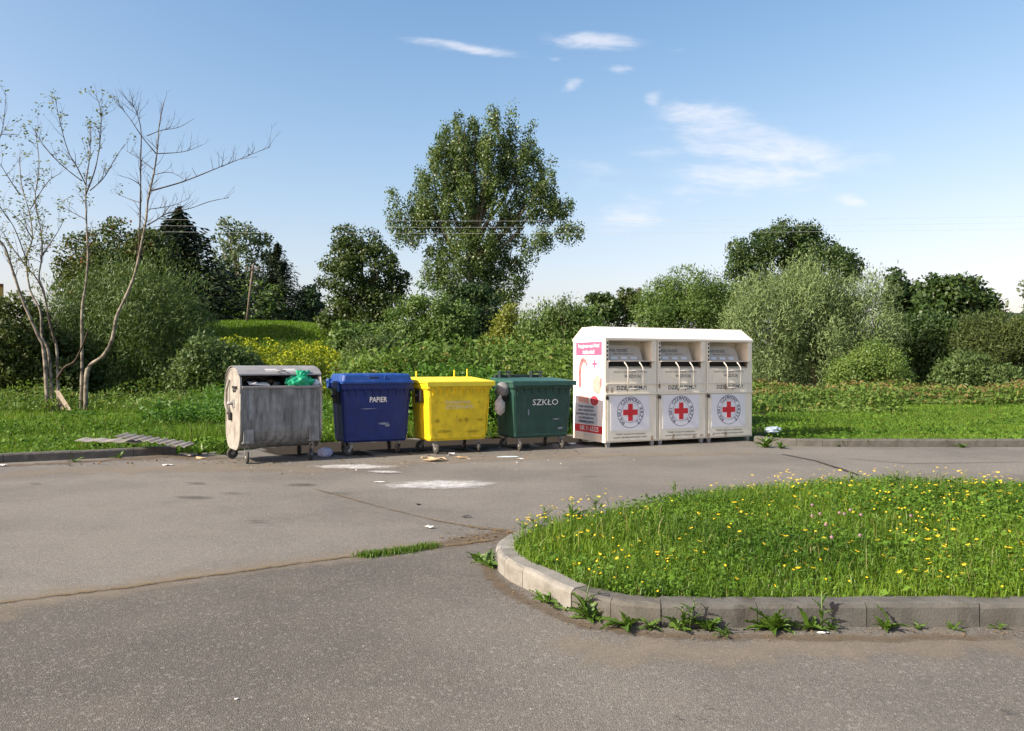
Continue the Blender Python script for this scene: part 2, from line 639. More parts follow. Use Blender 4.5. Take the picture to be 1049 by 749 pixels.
def TZ(x, y):
    """terrain height of the meadow"""
    m = 3.5 * math.exp(-((x + 19.0) / 8.6) ** 4) * math.exp(-((y - 64) / 13) ** 4)
    f = max(0.0, min(1.0, (y - 17) / 4)) * .05
    t = max(0.0, min(1.0, (y - 29) / 17))
    u = max(0.0, min(1.0, (-2 - x) / 6)) * max(0.0, min(1.0, (x + 40) / 8))
    f += 1.35 * t * t * (3 - 2 * t) * u
    return m + f + .03 * math.sin(x * .7) * math.sin(y * .5) * (1 if y > 18 else 0)


def tree(name, label, cat, base, lobes, leafm, n, per, cl_r, L, Wd, r0=.2, group=None, crown='crown', trunk=True, limb_n=10, **kw):
    """lobes are given relative to the base"""
    b = Vector(base)
    root = empty(name, b, label, cat, group)
    if trunk:
        top = max(l[0][2] for l in lobes)
        mb = MB()
        trunk_tube(mb, Vector((0, 0, -.2)), Vector((lobes[0][0][0] * .3, lobes[0][0][1] * .3, top)), r0, r0 * .15)
        mb.build('trunk', M_BARK, root, fix=False)
        lb = MB()
        limbs(lb, lobes, r0, limb_n)
        lb.build('limbs', M_BARK, root, fix=False)
    me = crown_mesh(crown, lobes, n, per, cl_r, L, Wd, **kw)
    link(crown, me, leafm, root)
    return root


# ------------------------------------------------------------------ ground, road
def grid_ground():
    xs = np.concatenate([np.linspace(-1500, -90, 12), np.linspace(-80, 80, 81), np.linspace(90, 1500, 12)])
    ys = np.concatenate([np.linspace(-60, 10, 8), np.linspace(12, 110, 66), np.linspace(120, 2500, 14)])
    V = np.array([(x, y, TZ(x, y) - .02 if 17 < y < 120 else -.02) for y in ys for x in xs])
    nx = len(xs)
    F = [(j * nx + i, j * nx + i + 1, (j + 1) * nx + i + 1, (j + 1) * nx + i) for j in range(len(ys) - 1) for i in range(nx - 1)]
    o = link('ground', fast_mesh('ground', V, np.array(F), smooth=True), M_GROUND)
    tag(o, kind='structure')


grid_ground()

# far edge of the asphalt, left to right (the bins stand on its rim)
EDGE = [(-40, 5.0), (-14, 11.2), (-10.5, 12.75), (-8.66, 13.6), (-7.5, 14.2), (-6.43, 14.85), (-5.3, 15.5), (-4.9, 16.4), (-3.6, 17.5), (-2.6, 18.1), (-1.0, 18.8), (1.0, 19.3), (3.0, 19.5), (4.6, 19.3), (5.25, 17.3), (5.5, 16.55), (6.5, 16.3), (10.2, 16.25), (16, 16.25), (45, 16.0)]


def strip_sheet(name, front, back, z, material, kind='structure'):
    n = len(front)
    V = [(x, y, z) for x, y in front] + [(x, y, z) for x, y in back]
    F = [(i, i + 1, n + i + 1, n + i) for i in range(n - 1)]
    o = link(name, fast_mesh(name, np.array(V), np.array(F)), material)
    return tag(o, kind=kind)


strip_sheet('road', [(x, -40.0) for x, y in EDGE], EDGE, 0.0, M_ASPHALT)


def edge_y(x):
    for (a, b), (c, d) in zip(EDGE, EDGE[1:]):
        if a <= x <= c:
            return b + (d - b) * (x - a) / (c - a)
    return 16


def band(name, pts, widths, z, material, label=None, cat=None, kind=None, jitter=.25, sub=10):
    """flat ribbon along pts with ragged sides; 'edge' falls from 1 in the middle to 0 at the rim"""
    pl = []
    for i in range(len(pts) - 1):
        for k in range(sub):
            t = k / sub
            pl.append((Vector((*pts[i][:2], 0)).lerp(Vector((*pts[i + 1][:2], 0)), t), widths[i] * (1 - t) + widths[i + 1] * t))
    pl.append((Vector((*pts[-1][:2], 0)), widths[-1]))
    V, E, F = [], [], []
    n = len(pl)
    for i, (p, w) in enumerate(pl):
        t = (pl[min(i + 1, n - 1)][0] - pl[max(i - 1, 0)][0]).normalized()
        s = Vector((-t.y, t.x, 0))
        sh = s * w * random.uniform(-jitter, jitter)
        endf = min(1, i / 3, (n - 1 - i) / 3)
        for k, (o, e) in enumerate(((-1, 0), (-.45, .75), (0, 1), (.45, .75), (1, 0))):
            q = p + sh + s * w * o * random.uniform(.75, 1.2)
            V.append((q.x, q.y, z))
            E.append(e * (.35 + .65 * endf))
    for i in range(n - 1):
        for k in range(4):
            a = i * 5 + k
            F.append((a, a + 1, a + 6, a + 5))
    me = fast_mesh(name, np.array(V), np.array(F))
    a = me.attributes.new('edge', 'FLOAT', 'POINT')
    a.data.foreach_set('value', np.array(E, dtype=np.float32))
    return tag(link(name, me, material), label, cat, kind=kind)


def blob(name, c, rx, ry, rot, z, material, label=None, cat=None, kind=None, n=28, group=None):
    V = [(0, 0, z)]
    E = [1.0]
    for ring, e in ((.5, .85), (1.0, 0.0)):
        for k in range(n):
            a = 2 * math.pi * k / n
            q = ring * random.uniform(.8, 1.2)
            V.append((rx * q * math.cos(a), ry * q * math.sin(a), z))
            E.append(e)
    me = bpy.data.meshes.new(name)
    F = [(0, 1 + k, 1 + (k + 1) % n) for k in range(n)] + [(1 + k, 1 + n + k, 1 + n + (k + 1) % n, 1 + (k + 1) % n) for k in range(n)]
    me.from_pydata(V, [], F)
    a = me.attributes.new('edge', 'FLOAT', 'POINT')
    a.data.foreach_set('value', np.array(E, dtype=np.float32))
    o = link(name, me, material)
    o.location = (c[0], c[1], 0)
    o.rotation_euler = (0, 0, rot)
    return tag(o, label, cat, group, kind)


# dusty films and dirt along the edges, painted shade under the bins
def px2(*pts):
    return [tuple(P(a, b)[:2]) for a, b in pts]


band('dust_film', px2((-60, 640), (60, 612), (215, 588), (330, 574), (440, 560), (520, 552)), [.5, .4, .35, .35, .35, .25], .004, M_DUST, kind='structure')
band('dust_film', px2((560, 655), (640, 668), (760, 668), (900, 662), (1080, 660)), [.22, .4, .35, .3, .3], .004, M_DUST, kind='structure')
band('dust_film', px2((-30, 488), (120, 482), (250, 480), (330, 482), (430, 474), (560, 468), (700, 466), (800, 464)), [.7, .9, .9, .8, .6, .6, .4, .3], .004, M_DUST, kind='structure')
band('dirt_strip', px2((-20, 479), (60, 475.5), (120, 471.5), (175, 468), (240, 472)), [.25, .35, .4, .55, .5], .008, M_DIRT, kind='structure')
band('dirt_strip', px2((500, 566), (503, 592), (530, 613), (590, 640), (680, 653), (830, 655), (1060, 654)), [.06, .1, .1, .09, .1, .1, .08], .008, M_DIRT, kind='structure')
band('dirt_strip', px2((430, 560), (470, 556), (512, 549), (520, 543)), [.1, .28, .3, .2], .008, M_DIRT, kind='structure')
band('road_crack', px2((-40, 624), (0, 619), (60, 611), (130, 603), (215, 591), (300, 579), (370, 570), (445, 562), (515, 553)), [.05, .045, .05, .05, .05, .045, .06, .06, .05], .012, M_CRACK, kind='structure')
band('road_crack', px2((318, 501), (345, 508), (395, 522), (450, 535), (485, 541), (520, 546)), [.02, .035, .02, .03, .06, .09], .012, M_CRACK, kind='structure')
M_SOIL_SHADE = decal_mat('damp_dark_soil', (.022, .018, .014), (.045, .036, .027), 1.2, 2.2, 6, off=.2)  # near-black brown standing in for the deep shade beneath the bins
band('soil_shade_strip', [(-4.6, 15.1), (-3.8, 15.75), (-2.8, 16.45), (-1.4, 17.15), (.2, 17.65), (1.6, 18.0)], [1.1, 1.6, 1.8, 1.8, 1.7, 1.4], .0105, M_SOIL_SHADE, kind='structure')  # shade under and behind the bins, painted as a dark ground band
M_CRK2 = decal_mat('thin_crack', (.04, .036, .032), (.07, .06, .05), 1.2, 3, 12, off=.15)
band('road_crack', px2((800, 466), (835, 473), (860, 481), (880, 488)), [.03, .03, .05, .04], .012, M_CRK2, kind='structure')
M_CRK3 = decal_mat('reddish_crack', (.19, .075, .045), (.22, .1, .07), 1.0, 3, 12, off=.15)
band('road_crack', px2((985, 497), (1020, 498.5), (1070, 500)), [.02, .025, .025], .012, M_CRK3, kind='structure')
band('road_crack', px2((860, 470), (930, 476), (1060, 474)), [.015, .02, .015], .012, M_CRK2, kind='structure')

c = P(452, 498)
blob('powder_spill', c, 1.05, .6, R(9), .016, M_POWDER, 'broad patch of white powder spilled on the asphalt before the yellow bin', 'spill')
c = P(362, 479.5)
blob('powder_spill', c, .9, .42, R(-3), .016, M_POWDER, 'white powder streak on the asphalt before the blue bin', 'spill')
c = P(393, 485)
blob('powder_spill', c, .36, .16, R(-10), .020, M_POWDER, 'smallest white powder patch, between the two larger ones on the asphalt', 'spill')
for i, (a, b, rx, ry) in enumerate([(200, 496.5, .22, .09), (309, 498, .3, .14), (345, 507, .3, .05), (35, 497, .13, .07), (198, 511, .35, .1), (262, 536, .15, .05), (603, 490, .16, .05), (720, 742, .035, .018), (693, 739, .03, .018), (724, 728, .035, .015), (1030, 733, .05, .03), (236, 507, .2, .06)]):
    blob('dark_stain', P(a, b), rx, ry, R(random.uniform(-10, 10)), .02, M_STAIN, kind='structure')


# ------------------------------------------------------------------ kerbs
def catmull(pts, closed=False, sub=12):
    pts = [Vector((*p, 0)) for p in pts]
    n = len(pts)
    out = []
    for i in range(n if closed else n - 1):
        g = (lambda k: pts[k % n]) if closed else (lambda k: pts[max(0, min(n - 1, k))])
        p0, p1, p2, p3 = g(i - 1), g(i), g(i + 1), g(i + 2)
        for k in range(sub):
            t = k / sub
            out.append(.5 * ((2 * p1) + (-p0 + p2) * t + (2 * p0 - 5 * p1 + 4 * p2 - p3) * t * t + (-p0 + 3 * p1 - 3 * p2 + p3) * t ** 3))
    if not closed:
        out.append(pts[-1])
    return out


def resample(pl, cuts):
    """points at arc lengths"""
    acc = [0]
    for a, b in zip(pl, pl[1:]):
        acc.append(acc[-1] + (b - a).length)

    def at(s):
        s = max(0, min(acc[-1], s))
        for i in range(len(pl) - 1):
            if acc[i + 1] >= s:
                q = (s - acc[i]) / max(1e-9, acc[i + 1] - acc[i])
                return pl[i].lerp(pl[i + 1], q)
        return pl[-1]
    return at, acc[-1]


def kerb(label, pl, lens, w=.15, h=.15, side=1, dark=None):
    """row of kerb stones; the outer (road) face runs along pl, the stone's body lies on `side` of it"""
    at, tot = resample(pl, None)
    root = empty('kerb', tuple(pl[0]), label, 'kerb')
    o = pl[0]
    s = 0.0
    i = 0
    while s < tot - .05:
        ln = min(lens(s), tot - s)
        gap = .0035
        k = max(2, int(ln / .07))
        rings = []
        dh = random.uniform(-.004, .004)
        dw = random.uniform(-.004, .004)
        tl = random.uniform(-.006, .006)
        for j in range(k + 1):
            q = s + gap + (ln - 2 * gap) * j / k
            p = at(q) - o
            t = (at(q + .02) - at(q - .02)).normalized()
            nrm = Vector((-t.y, t.x, 0)) * side
            hh = h + dh + tl * (j / k - .5)
            prof = [(0 + dw, -.12), (0 + dw, hh - .03), (.012 + dw, hh - .008), (.035 + dw, hh), (w + dw, hh), (w + dw, -.12)]
            rings.append([p + nrm * (a + random.uniform(-.003, .003)) + Vector((0, 0, b + random.uniform(-.004, .003))) for a, b in prof])
        mb = MB()
        mb.loft(rings, True, True, False)
        mb.build('kerb_stone', dark if dark and (pl[0].y > 9 or at(s).y < 5.25) else M_KERB, root)
        s += ln
        i += 1
    return root


ISL = [(.94, 5.07), (.45, 5.33), (.186, 5.78), (-.011, 6.14), (-.12, 6.5), (-.1, 6.95), (.12, 7.45), (.75, 8.1), (1.9, 8.85), (3.16, 9.35), (4.4, 9.6), (5.2, 9.35), (6.2, 8.6), (7.6, 7.6), (9.0, 6.6), (9.7, 5.9), (9.3, 5.2), (8.3, 5.07), (6.0, 5.07), (3.5, 5.07), (2.0, 5.07)]
isl = catmull(ISL, True, 14)
isl.append(isl[0])


def isl_len(s):
    return random.uniform(.30, .36) if s < 2.2 else (.5 if s < 12 else random.uniform(.62, .98))


kerb('pale curved concrete kerb around the flowering grass island', isl, isl_len, side=-1, dark=M_KERBD)
LK = catmull([(-14, 11.0), (-10.7, 12.6), (-9.3, 13.15), (-8.66, 13.6), (-7.5, 14.2), (-6.25, 14.95)], False, 10)
kerb('grey straight concrete kerb before the grass left of the metal bin', LK, lambda s: 1.0, side=1, dark=M_KERBD)
RK = catmull([(5.15, 17.1), (5.35, 16.7), (5.8, 16.45), (6.6, 16.33), (8, 16.3), (12, 16.3), (18, 16.3), (24, 16.2)], False, 8)
kerb('grey straight concrete kerb before the grass right of the clothing containers', RK, lambda s: .5 if s < 1.6 else 1.0, side=1, dark=M_KERBD)

# soil mound inside the island
ic = Vector((4.2, 7.0, 0))
def isl_z(x, y):
    d = np.sqrt(((x - 4.5) / 5.0) ** 2 + ((y - 8.3) / 3.4) ** 2)
    return .10 + .21 * np.clip(1 - d, 0, 1)


rings = []
for q in (.985, .93, .85, .75, .65, .55, .42, .3, .15, .05):
    rings.append([ic + (p - ic) * q + Vector((0, 0, float(isl_z(*(ic + (p - ic) * q)[:2])) - .012)) for p in isl[:-1]])
# keep the outer ring inside the stones
inner = []
for i in range(len(isl) - 1):
    t = (isl[(i + 1) % (len(isl) - 1)] - isl[i - 1]).normalized()
    inner.append(isl[i] + Vector((t.y, -t.x, 0)) * -(-.13) + Vector((0, 0, .09)))
rings[0] = inner
mb = MB()
mb.loft(rings, False, True, True)
tag(mb.build('island_ground', M_GROUND, None), kind='structure')
isl_np = np.array([(p.x, p.y) for p in inner])


def in_poly(x, y, poly):
    r = np.zeros(len(x), dtype=bool)
    j = len(poly) - 1
    for i in range(len(poly)):
        xi, yi = poly[i]
        xj, yj = poly[j]
        c_ = ((yi > y) != (yj > y)) & (x < (xj - xi) * (y - yi) / (yj - yi + 1e-12) + xi)
        r ^= c_
        j = i
    return r


# ------------------------------------------------------------------ grass
def blades(P_, h, w, lean, seg3=True, up=1.0):
    """grass blades, three triangles each (or one), returns V,F(tris) and the index of the blade of each face"""
    n = len(P_)
    a = rng.random(n) * 2 * math.pi
    dirv = np.stack([np.cos(a), np.sin(a), np.zeros(n)], 1)
    s = np.stack([-np.sin(a), np.cos(a), np.zeros(n)], 1)
    tw = rng.random(n) * math.pi
    s = s * np.cos(tw)[:, None] + dirv * np.sin(tw)[:, None] * .7
    h = h[:, None]
    w = w[:, None]
    lean = lean[:, None]
    z = np.array([0, 0, 1.0])
    if not seg3:
        V = np.stack([P_ - s * w * .5, P_ + s * w * .5, P_ + z * h * np.sqrt(np.clip(1 - lean ** 2 * .5, .1, 1)) + dirv * h * lean], 1).reshape(-1, 3)
        return V, np.arange(3 * n).reshape(n, 3), np.arange(n)
    m = P_ + z * h * .6 + dirv * h * lean * .3
    t = P_ + z * h * np.clip(1 - lean * .35, .3, 1) + dirv * h * lean
    V = np.stack([P_ - s * w * .5, P_ + s * w * .5, m - s * w * .42, m + s * w * .42, t], 1).reshape(-1, 3)
    b = (np.arange(n) * 5)[:, None]
    F = np.concatenate([b + np.array([0, 1, 3]), b + np.array([0, 3, 2]), b + np.array([2, 3, 4])], 1).reshape(-1, 3)
    return V, F, np.repeat(np.arange(n), 3)


M_GRASS = leaf_mat('fresh_grass', (.032, .092, .008), (.175, .285, .024), .3, .45, .3, c2=(.22, .21, .07), c2_amt=.03)
M_FGRASS = leaf_mat('verge_grass', (.05, .12, .012), (.155, .255, .03), .35, .5, .2, c2=(.2, .17, .06), c2_amt=.05)
M_BROAD = leaf_mat('broad_weed_leaf', (.028, .085, .010), (.145, .26, .03), .28, .6, .15)


def patch(x, y, s, ph=0.0):
    """smooth random field in 0..1"""
    return .5 + .25 * (np.sin(x * s + 1.3 * np.sin(y * s * .7 + ph) + ph) + np.sin(y * s * 1.3 + 1.7 * np.sin(x * s * .8 + 2 + ph)))


# island: dense near grass with clover and broad leaves
x = rng.uniform(-.2, 9.8, 190000)
y = rng.uniform(5.0, 9.8, 190000)
k = in_poly(x, y, isl_np)
x, y = x[k], y[k]
keep = rng.random(len(x)) < .6 + .4 * patch(x, y, 3.1)
x, y = x[keep], y[keep]
n = len(x)
hh = (.05 + .11 * rng.random(n) ** 1.8) * (.75 + .6 * patch(x, y, 2.3, 1.0))
V, F, bi = blades(np.stack([x, y, isl_z(x, y) - .01], 1), hh, rng.uniform(.004, .010, n), rng.uniform(.1, .9, n))
t = np.clip(.65 * patch(x, y, 1.9, 2.0) + .45 * rng.random(n) - .05, 0, 1)
tag(link('island_grass', fast_mesh('island_grass', V, F, {'tint': t[bi], 'odd': rng.random(n)[bi]}), M_GRASS), kind='stuff')

x = rng.uniform(-.2, 9.8, 9000)
y = rng.uniform(5.0, 9.8, 9000)
k = in_poly(x, y, isl_np) & (rng.random(len(x)) < np.clip(patch(x, y, 1.7, 7.0) * 2.2 - 1.1, .02, 1))
x, y = x[k], y[k]
n = len(x)
V, F, bi = blades(np.stack([x, y, isl_z(x, y) - .01], 1), rng.uniform(.14, .30, n), rng.uniform(.003, .008, n), rng.uniform(.1, .7, n))
tag(link('long_grass', fast_mesh('long_grass', V, F, {'tint': rng.random(n)[bi], 'odd': (rng.random(n) * .12)[bi]}), M_GRASS), kind='stuff')
x = rng.uniform(-.2, 9.8, 125000)
y = rng.uniform(5.0, 9.8, 125000)
k = in_poly(x, y, isl_np) & (rng.random(len(x)) < np.clip(patch(x, y, 2.6, 4.0) * 1.2 + .05, .3, 1))
x, y = x[k], y[k]
n = len(x)
Pp = np.stack([x, y, isl_z(x, y) + rng.uniform(.02, .13, n)], 1)
A = rng.normal(size=(n, 3)) * np.array([1, 1, .5]) + np.array([0, 0, .25])
L = rng.uniform(.012, .034, n) * np.where(rng.random(n) < .05, 2.2, 1) * (.7 + .7 * patch(x, y, 1.3, 9.0))
V, F = leaf_quads(Pp, A, L, L * rng.uniform(.4, .75, n), rng.normal(size=(n, 3)) * .5 + np.array([0, 0, .9]), .55)
t = np.clip(.6 * patch(x, y, 2.2) + .4 * rng.random(n), 0, 1)
tag(link('island_clover', fast_mesh('island_clover', V, F, {'tint': t}), M_BROAD), kind='stuff')

# verge grass, thinner with distance
def verge(name, n, xr, yr, kfun, hfun, wscale=1.0, m=None, grow=1.0, pale=0.0):
    u = rng.random(n)
    y = yr[0] * (yr[1] / yr[0]) ** (u ** 1.15)
    x = rng.uniform(-1, 1, n) * 0 + rng.uniform(xr[0], xr[1], n) * (y / yr[0] if grow else 1)
    ok = kfun(x, y)
    x, y = x[ok], y[ok]
    n = len(x)
    z = np.array([TZ(a, b) for a, b in zip(x, y)]) - .02
    h = hfun(x, y) * (.5 + .7 * rng.random(n))
    w = .0011 * y * wscale * rng.uniform(.7, 1.4, n)
    V, F, bi = blades(np.stack([x, y, z], 1), h, w, rng.uniform(.05, .8, n), seg3=False)
    t = np.clip(.55 * patch(x, y, 1.7, 2.0) + .3 * patch(x, y, .5, 1.0) + .55 * rng.random(n) - .25 + pale, 0, 1)
    return tag(link(name, fast_mesh(name, V, F, {'tint': t[bi], 'odd': rng.random(n)[bi]}), m or M_FGRASS), kind='stuff')


ex = np.array([e[0] for e in EDGE])
ey = np.array([e[1] for e in EDGE])


def beyond(x, y, d=.16):
    return y > np.interp(x, ex, ey) + d


verge('verge_grass', 130000, (-13.5, .5), (13, 42), lambda x, y: beyond(x, y), lambda x, y: .08 + .16 * patch(x, y, 1.3) + .008 * (y - 13), 1.5, pale=.08)
verge('verge_grass', 90000, (5.2, 13), (16.4, 42), lambda x, y: beyond(x, y), lambda x, y: .045 + .07 * patch(x, y, 1.7) + .004 * (y - 16), 1.5, pale=.12)
verge('verge_grass', 50000, (-8, 8), (17, 30), lambda x, y: beyond(x, y, .05) & (x < 4.4), lambda x, y: .16 + .26 * patch(x, y, 1.1), 1.6)

# broad-leaved low weeds mixed in the verges
def verge_broad(n, x0, x1, y0, y1, zt, pw=1.0, d=.16):
    x = rng.uniform(x0, x1, n)
    y = y0 + (y1 - y0) * rng.random(n) ** 1.4
    ok = beyond(x, y, d) & (rng.random(n) < np.clip(patch(x, y, 1.6, 3) * 1.6 - .3, 0, 1))
    x, y = x[ok], y[ok]
    n = len(x)
    z = np.array([TZ(a, b) for a, b in zip(x, y)])
    top = zt * (.4 + .8 * patch(x, y, 1.3, 5))
    Pp = np.stack([x, y, z + rng.random(n) * top], 1)
    A = rng.normal(size=(n, 3)) * np.array([1, 1, .6]) + np.array([0, 0, .3])
    L = rng.uniform(.05, .12, n)
    V, F = leaf_quads(Pp, A, L, L * .55, rng.normal(size=(n, 3)) * .6 + np.array([0, -.2, .8]), .5)
    t = np.clip(.6 * patch(x, y, 1.2) + .45 * rng.random(n), 0, 1)
    tag(link('low_weeds', fast_mesh('low_weeds', V, F, {'tint': t}), M_BROAD), kind='stuff')


verge_broad(52000, -14, -2, 12.5, 32, .24)
verge_broad(30000, -6, 6, 15.4, 22, .35, d=.05)
verge_broad(34000, 5, 20, 16.4, 32, .11)

# mound turf
x = rng.uniform(-31, -7, 60000)
y = rng.uniform(47, 68, 60000)
z = np.array([TZ(a, b) for a, b in zip(x, y)])
k = z > .5
x, y, z = x[k], y[k], z[k]
n = len(x)
V, F, bi = blades(np.stack([x, y, z - .03], 1), rng.uniform(.1, .32, n), rng.uniform(.06, .14, n), rng.uniform(.4, 1.1, n), seg3=False)
tag(link('mound_grass', fast_mesh('mound_grass', V, F, {'tint': np.clip(.35 + .4 * patch(x, y, .5) + .4 * rng.random(n), 0, 1), 'odd': rng.random(n) + .06}), M_FGRASS), kind='stuff')


# tall herbs standing as one mass behind the bins
def herb_mass(name, m, n, x0, x1, y0, y1, h, L, W_, top_m=None, top_frac=.22, dens=1.0, hvar=.35, group=None, fill=.9, lean=.6):
    """stems with leaves up their length and, if top_m, coloured flower heads as a second mesh"""
    x = rng.uniform(x0, x1, n)
    y = rng.uniform(y0, y1, n)
    hh = h * (1 - hvar + hvar * 1.6 * patch(x, y, .9, x0)) * rng.uniform(.8, 1.15, n)
    per = 12
    i = np.repeat(np.arange(n), per)
    f = rng.random(len(i)) ** .75 * fill + (1 - fill) * .5
    z0 = np.array([TZ(a, b) for a, b in zip(x, y)])
    sway = rng.normal(size=(n, 2)) * .12
    Pp = np.stack([x[i] + sway[i, 0] * f * hh[i] + rng.normal(size=len(i)) * .09, y[i] + sway[i, 1] * f * hh[i] + rng.normal(size=len(i)) * .09, z0[i] + f * hh[i]], 1)
    A = rng.normal(size=(len(i), 3)) * np.array([1, 1, .5]) + np.array([0, 0, lean])
    ll = L * rng.uniform(.6, 1.3, len(i))
    V, F = leaf_quads(Pp, A, ll, ll * W_ / L, rng.normal(size=(len(i), 3)) * .7 + np.array([0, 0, .5]), .45)
    t = np.clip(.55 * patch(x, y, 1.0, 1)[i] + .45 * rng.random(len(i)), 0, 1)
    o = tag(link(name, fast_mesh(name, V, F, {'tint': t, 'odd': rng.random(len(i))}), m), kind='stuff')
    if top_m:
        j = np.flatnonzero(rng.random(n) < top_frac)
        per = 9
        i = np.repeat(j, per)
        Pp = np.stack([x[i] + sway[i, 0] * hh[i] + rng.normal(size=len(i)) * .08, y[i] + sway[i, 1] * hh[i] + rng.normal(size=len(i)) * .08, z0[i] + hh[i] * 1.0 - np.abs(rng.normal(size=len(i))) * .1], 1)
        ll = L * .8 * rng.uniform(.6, 1.2, len(i))
        V, F = leaf_quads(Pp, rng.normal(size=(len(i), 3)) + np.array([0, 0, .4]), ll, ll * .5, rng.normal(size=(len(i), 3)) + np.array([0, 0, .8]))
        fl = link(name + '_flowers', fast_mesh(name + '_flowers', V, F, {'tint': rng.random(len(i))}), top_m, o)
        fl['kind'] = 'stuff'
    return o


M_HERB = leaf_mat('tall_herb_leaf', (0.0624, 0.1241, 0.0231), (0.1735, 0.2645, 0.0580), .32, .55, .2, c2=(.22, .2, .06), c2_amt=.05)
M_HERB2 = leaf_mat('nettle_leaf', (0.0394, 0.1094, 0.0187), (0.1181, 0.2344, 0.0375), .32, .5, .2)
M_GOLD = leaf_mat('goldenrod_flower', (.24, .30, .018), (.40, .43, .03), .2, .6, .1)
M_GOLDL = leaf_mat('goldenrod_leaf', (.07, .12, .012), (.20, .25, .03), .3, .55, .15)
M_RUST = leaf_mat('dock_seed', (.14, .10, .04), (.23, .19, .075), .2, .7, .1)

herb_mass('tall_herbs', M_HERB, 6500, -4.6, 5.6, 20.5, 27, 2.0, .17, .07)
herb_mass('nettles', M_HERB2, 2800, -2.4, 1.4, 19.6, 22.5, 1.45, .15, .07)
herb_mass('nettles', M_HERB2, 1300, -9.5, -3.5, 20, 26, .75, .12, .05, hvar=.8)
herb_mass('goldenrod', M_GOLDL, 7500, -20, -4, 34, 49, 1.0, .22, .07, M_GOLD, .30, hvar=.8)
herb_mass('meadow_weeds', M_HERB, 5200, 9, 30, 31.5, 42, .62, .2, .08, M_RUST, .3, hvar=.75)
herb_mass('nettles', M_HERB, 800, 8.0, 13.0, 26.5, 32, .6, .16, .075, hvar=.9)
herb_mass('undergrowth', M_HERB, 3200, -34, -8, 25.5, 34, .75, .17, .05, hvar=.8)


# ------------------------------------------------------------------ lettering
_txt = {}


def text_mesh(s, size=1.0, align='CENTER', bold=0.0):
    k = (s, align, bold)
    if k not in _txt:
        cu = bpy.data.curves.new('lettering', 'FONT')
        cu.body = s
        cu.align_x = align
        cu.align_y = 'CENTER'
        cu.resolution_u = 2
        cu.size = 1
        cu.offset = bold
        ob = bpy.data.objects.new('lettering', cu)
        col.objects.link(ob)
        bpy.context.view_layer.update()
        me = bpy.data.meshes.new_from_object(ob.evaluated_get(bpy.context.evaluated_depsgraph_get()))
        bpy.data.objects.remove(ob)
        V = [tuple(v.co) for v in me.vertices]
        F = [tuple(p.vertices) for p in me.polygons]
        bpy.data.meshes.remove(me)
        _txt[k] = (V, F)
    V, F = _txt[k]
    return [(x * size, y * size) for x, y, _ in V], F


def letter(mb, s, size, x, z, y, align='CENTER', bold=0.0, sx=1.0, rot=0.0, side=False, tilt=0.0):
    """write s on a face towards -Y (or towards -X when side) centred at x, z; y is the depth of the face; tilt leans y back with height"""
    V, F = text_mesh(s, size, align, bold)
    c, d = math.cos(rot), math.sin(rot)
    pts = []
    for a, b in V:
        a *= sx
        a, b = a * c - b * d, a * d + b * c
        if side:
            pts.append((y, x - a, z + b))
        else:
            pts.append((x + a, y + b * tilt, z + b))
    mb.add(pts, F)


# ------------------------------------------------------------------ materials of the bins
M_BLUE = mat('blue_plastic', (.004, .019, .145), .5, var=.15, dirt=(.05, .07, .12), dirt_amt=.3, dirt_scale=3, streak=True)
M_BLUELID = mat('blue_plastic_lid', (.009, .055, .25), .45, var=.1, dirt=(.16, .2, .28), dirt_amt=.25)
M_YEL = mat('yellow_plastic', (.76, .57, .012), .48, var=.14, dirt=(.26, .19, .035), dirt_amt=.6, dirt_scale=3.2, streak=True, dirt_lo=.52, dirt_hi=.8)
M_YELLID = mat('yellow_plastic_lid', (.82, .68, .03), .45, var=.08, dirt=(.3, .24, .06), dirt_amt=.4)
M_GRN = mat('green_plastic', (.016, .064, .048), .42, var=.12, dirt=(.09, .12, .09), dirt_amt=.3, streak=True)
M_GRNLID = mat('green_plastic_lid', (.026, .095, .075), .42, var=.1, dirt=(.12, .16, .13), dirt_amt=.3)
M_BLACK = mat('black_plastic', (.012, .012, .013), .5, var=.3)
M_RUBBER = mat('grey_rubber', (.045, .043, .04), .8, var=.3, dirt=(.16, .14, .11), dirt_amt=.6, dirt_scale=9)
M_STEEL = mat('zinc_steel', (.30, .30, .30), .5, .6, var=.25, dirt=(.13, .09, .06), dirt_amt=.5, dirt_scale=6)
M_GALV = mat('galvanised_steel', (.26, .27, .27), .58, .35, var=.22, vscale=4, dirt=(.09, .085, .075), dirt_amt=.75, dirt_scale=2.4, streak=True, dirt_lo=.4, dirt_hi=.72, bump=.12, bscale=9)
M_GALVEND = mat('pale_galvanised_steel', (.32, .31, .28), .6, .1, var=.12, dirt=(.15, .12, .09), dirt_amt=.75, dirt_scale=3.5, dirt_lo=.44, dirt_hi=.7, bump=.2, bscale=12)
M_GALVLID = mat('grey_lid_steel', (.30, .295, .29), .55, .3, var=.15, dirt=(.12, .11, .10), dirt_amt=.5, dirt_scale=3)
M_WHITE = mat('white_print', (.82, .82, .80), .55, var=.05)
M_CREAM = mat('cream_sheet_metal', (.83, .785, .64), .5, var=.04, dirt=(.36, .30, .21), dirt_amt=.45, dirt_scale=2.2, streak=True, dirt_lo=.52, dirt_hi=.82)
M_CREAMROOF = mat('cream_roof_metal', (.78, .74, .65), .5, var=.04, dirt=(.45, .40, .31), dirt_amt=.3, dirt_scale=3)
M_FLAP = mat('grey_flap_metal', (.44, .41, .35), .55, .0, var=.08, dirt=(.25, .23, .2), dirt_amt=.3)
M_DARKIN = mat('dark_inside', (.018, .018, .018), .8, var=.3)
M_STICK = mat('white_sticker', (.80, .81, .84), .4, var=.02, dirt=(.6, .58, .52), dirt_amt=.25)
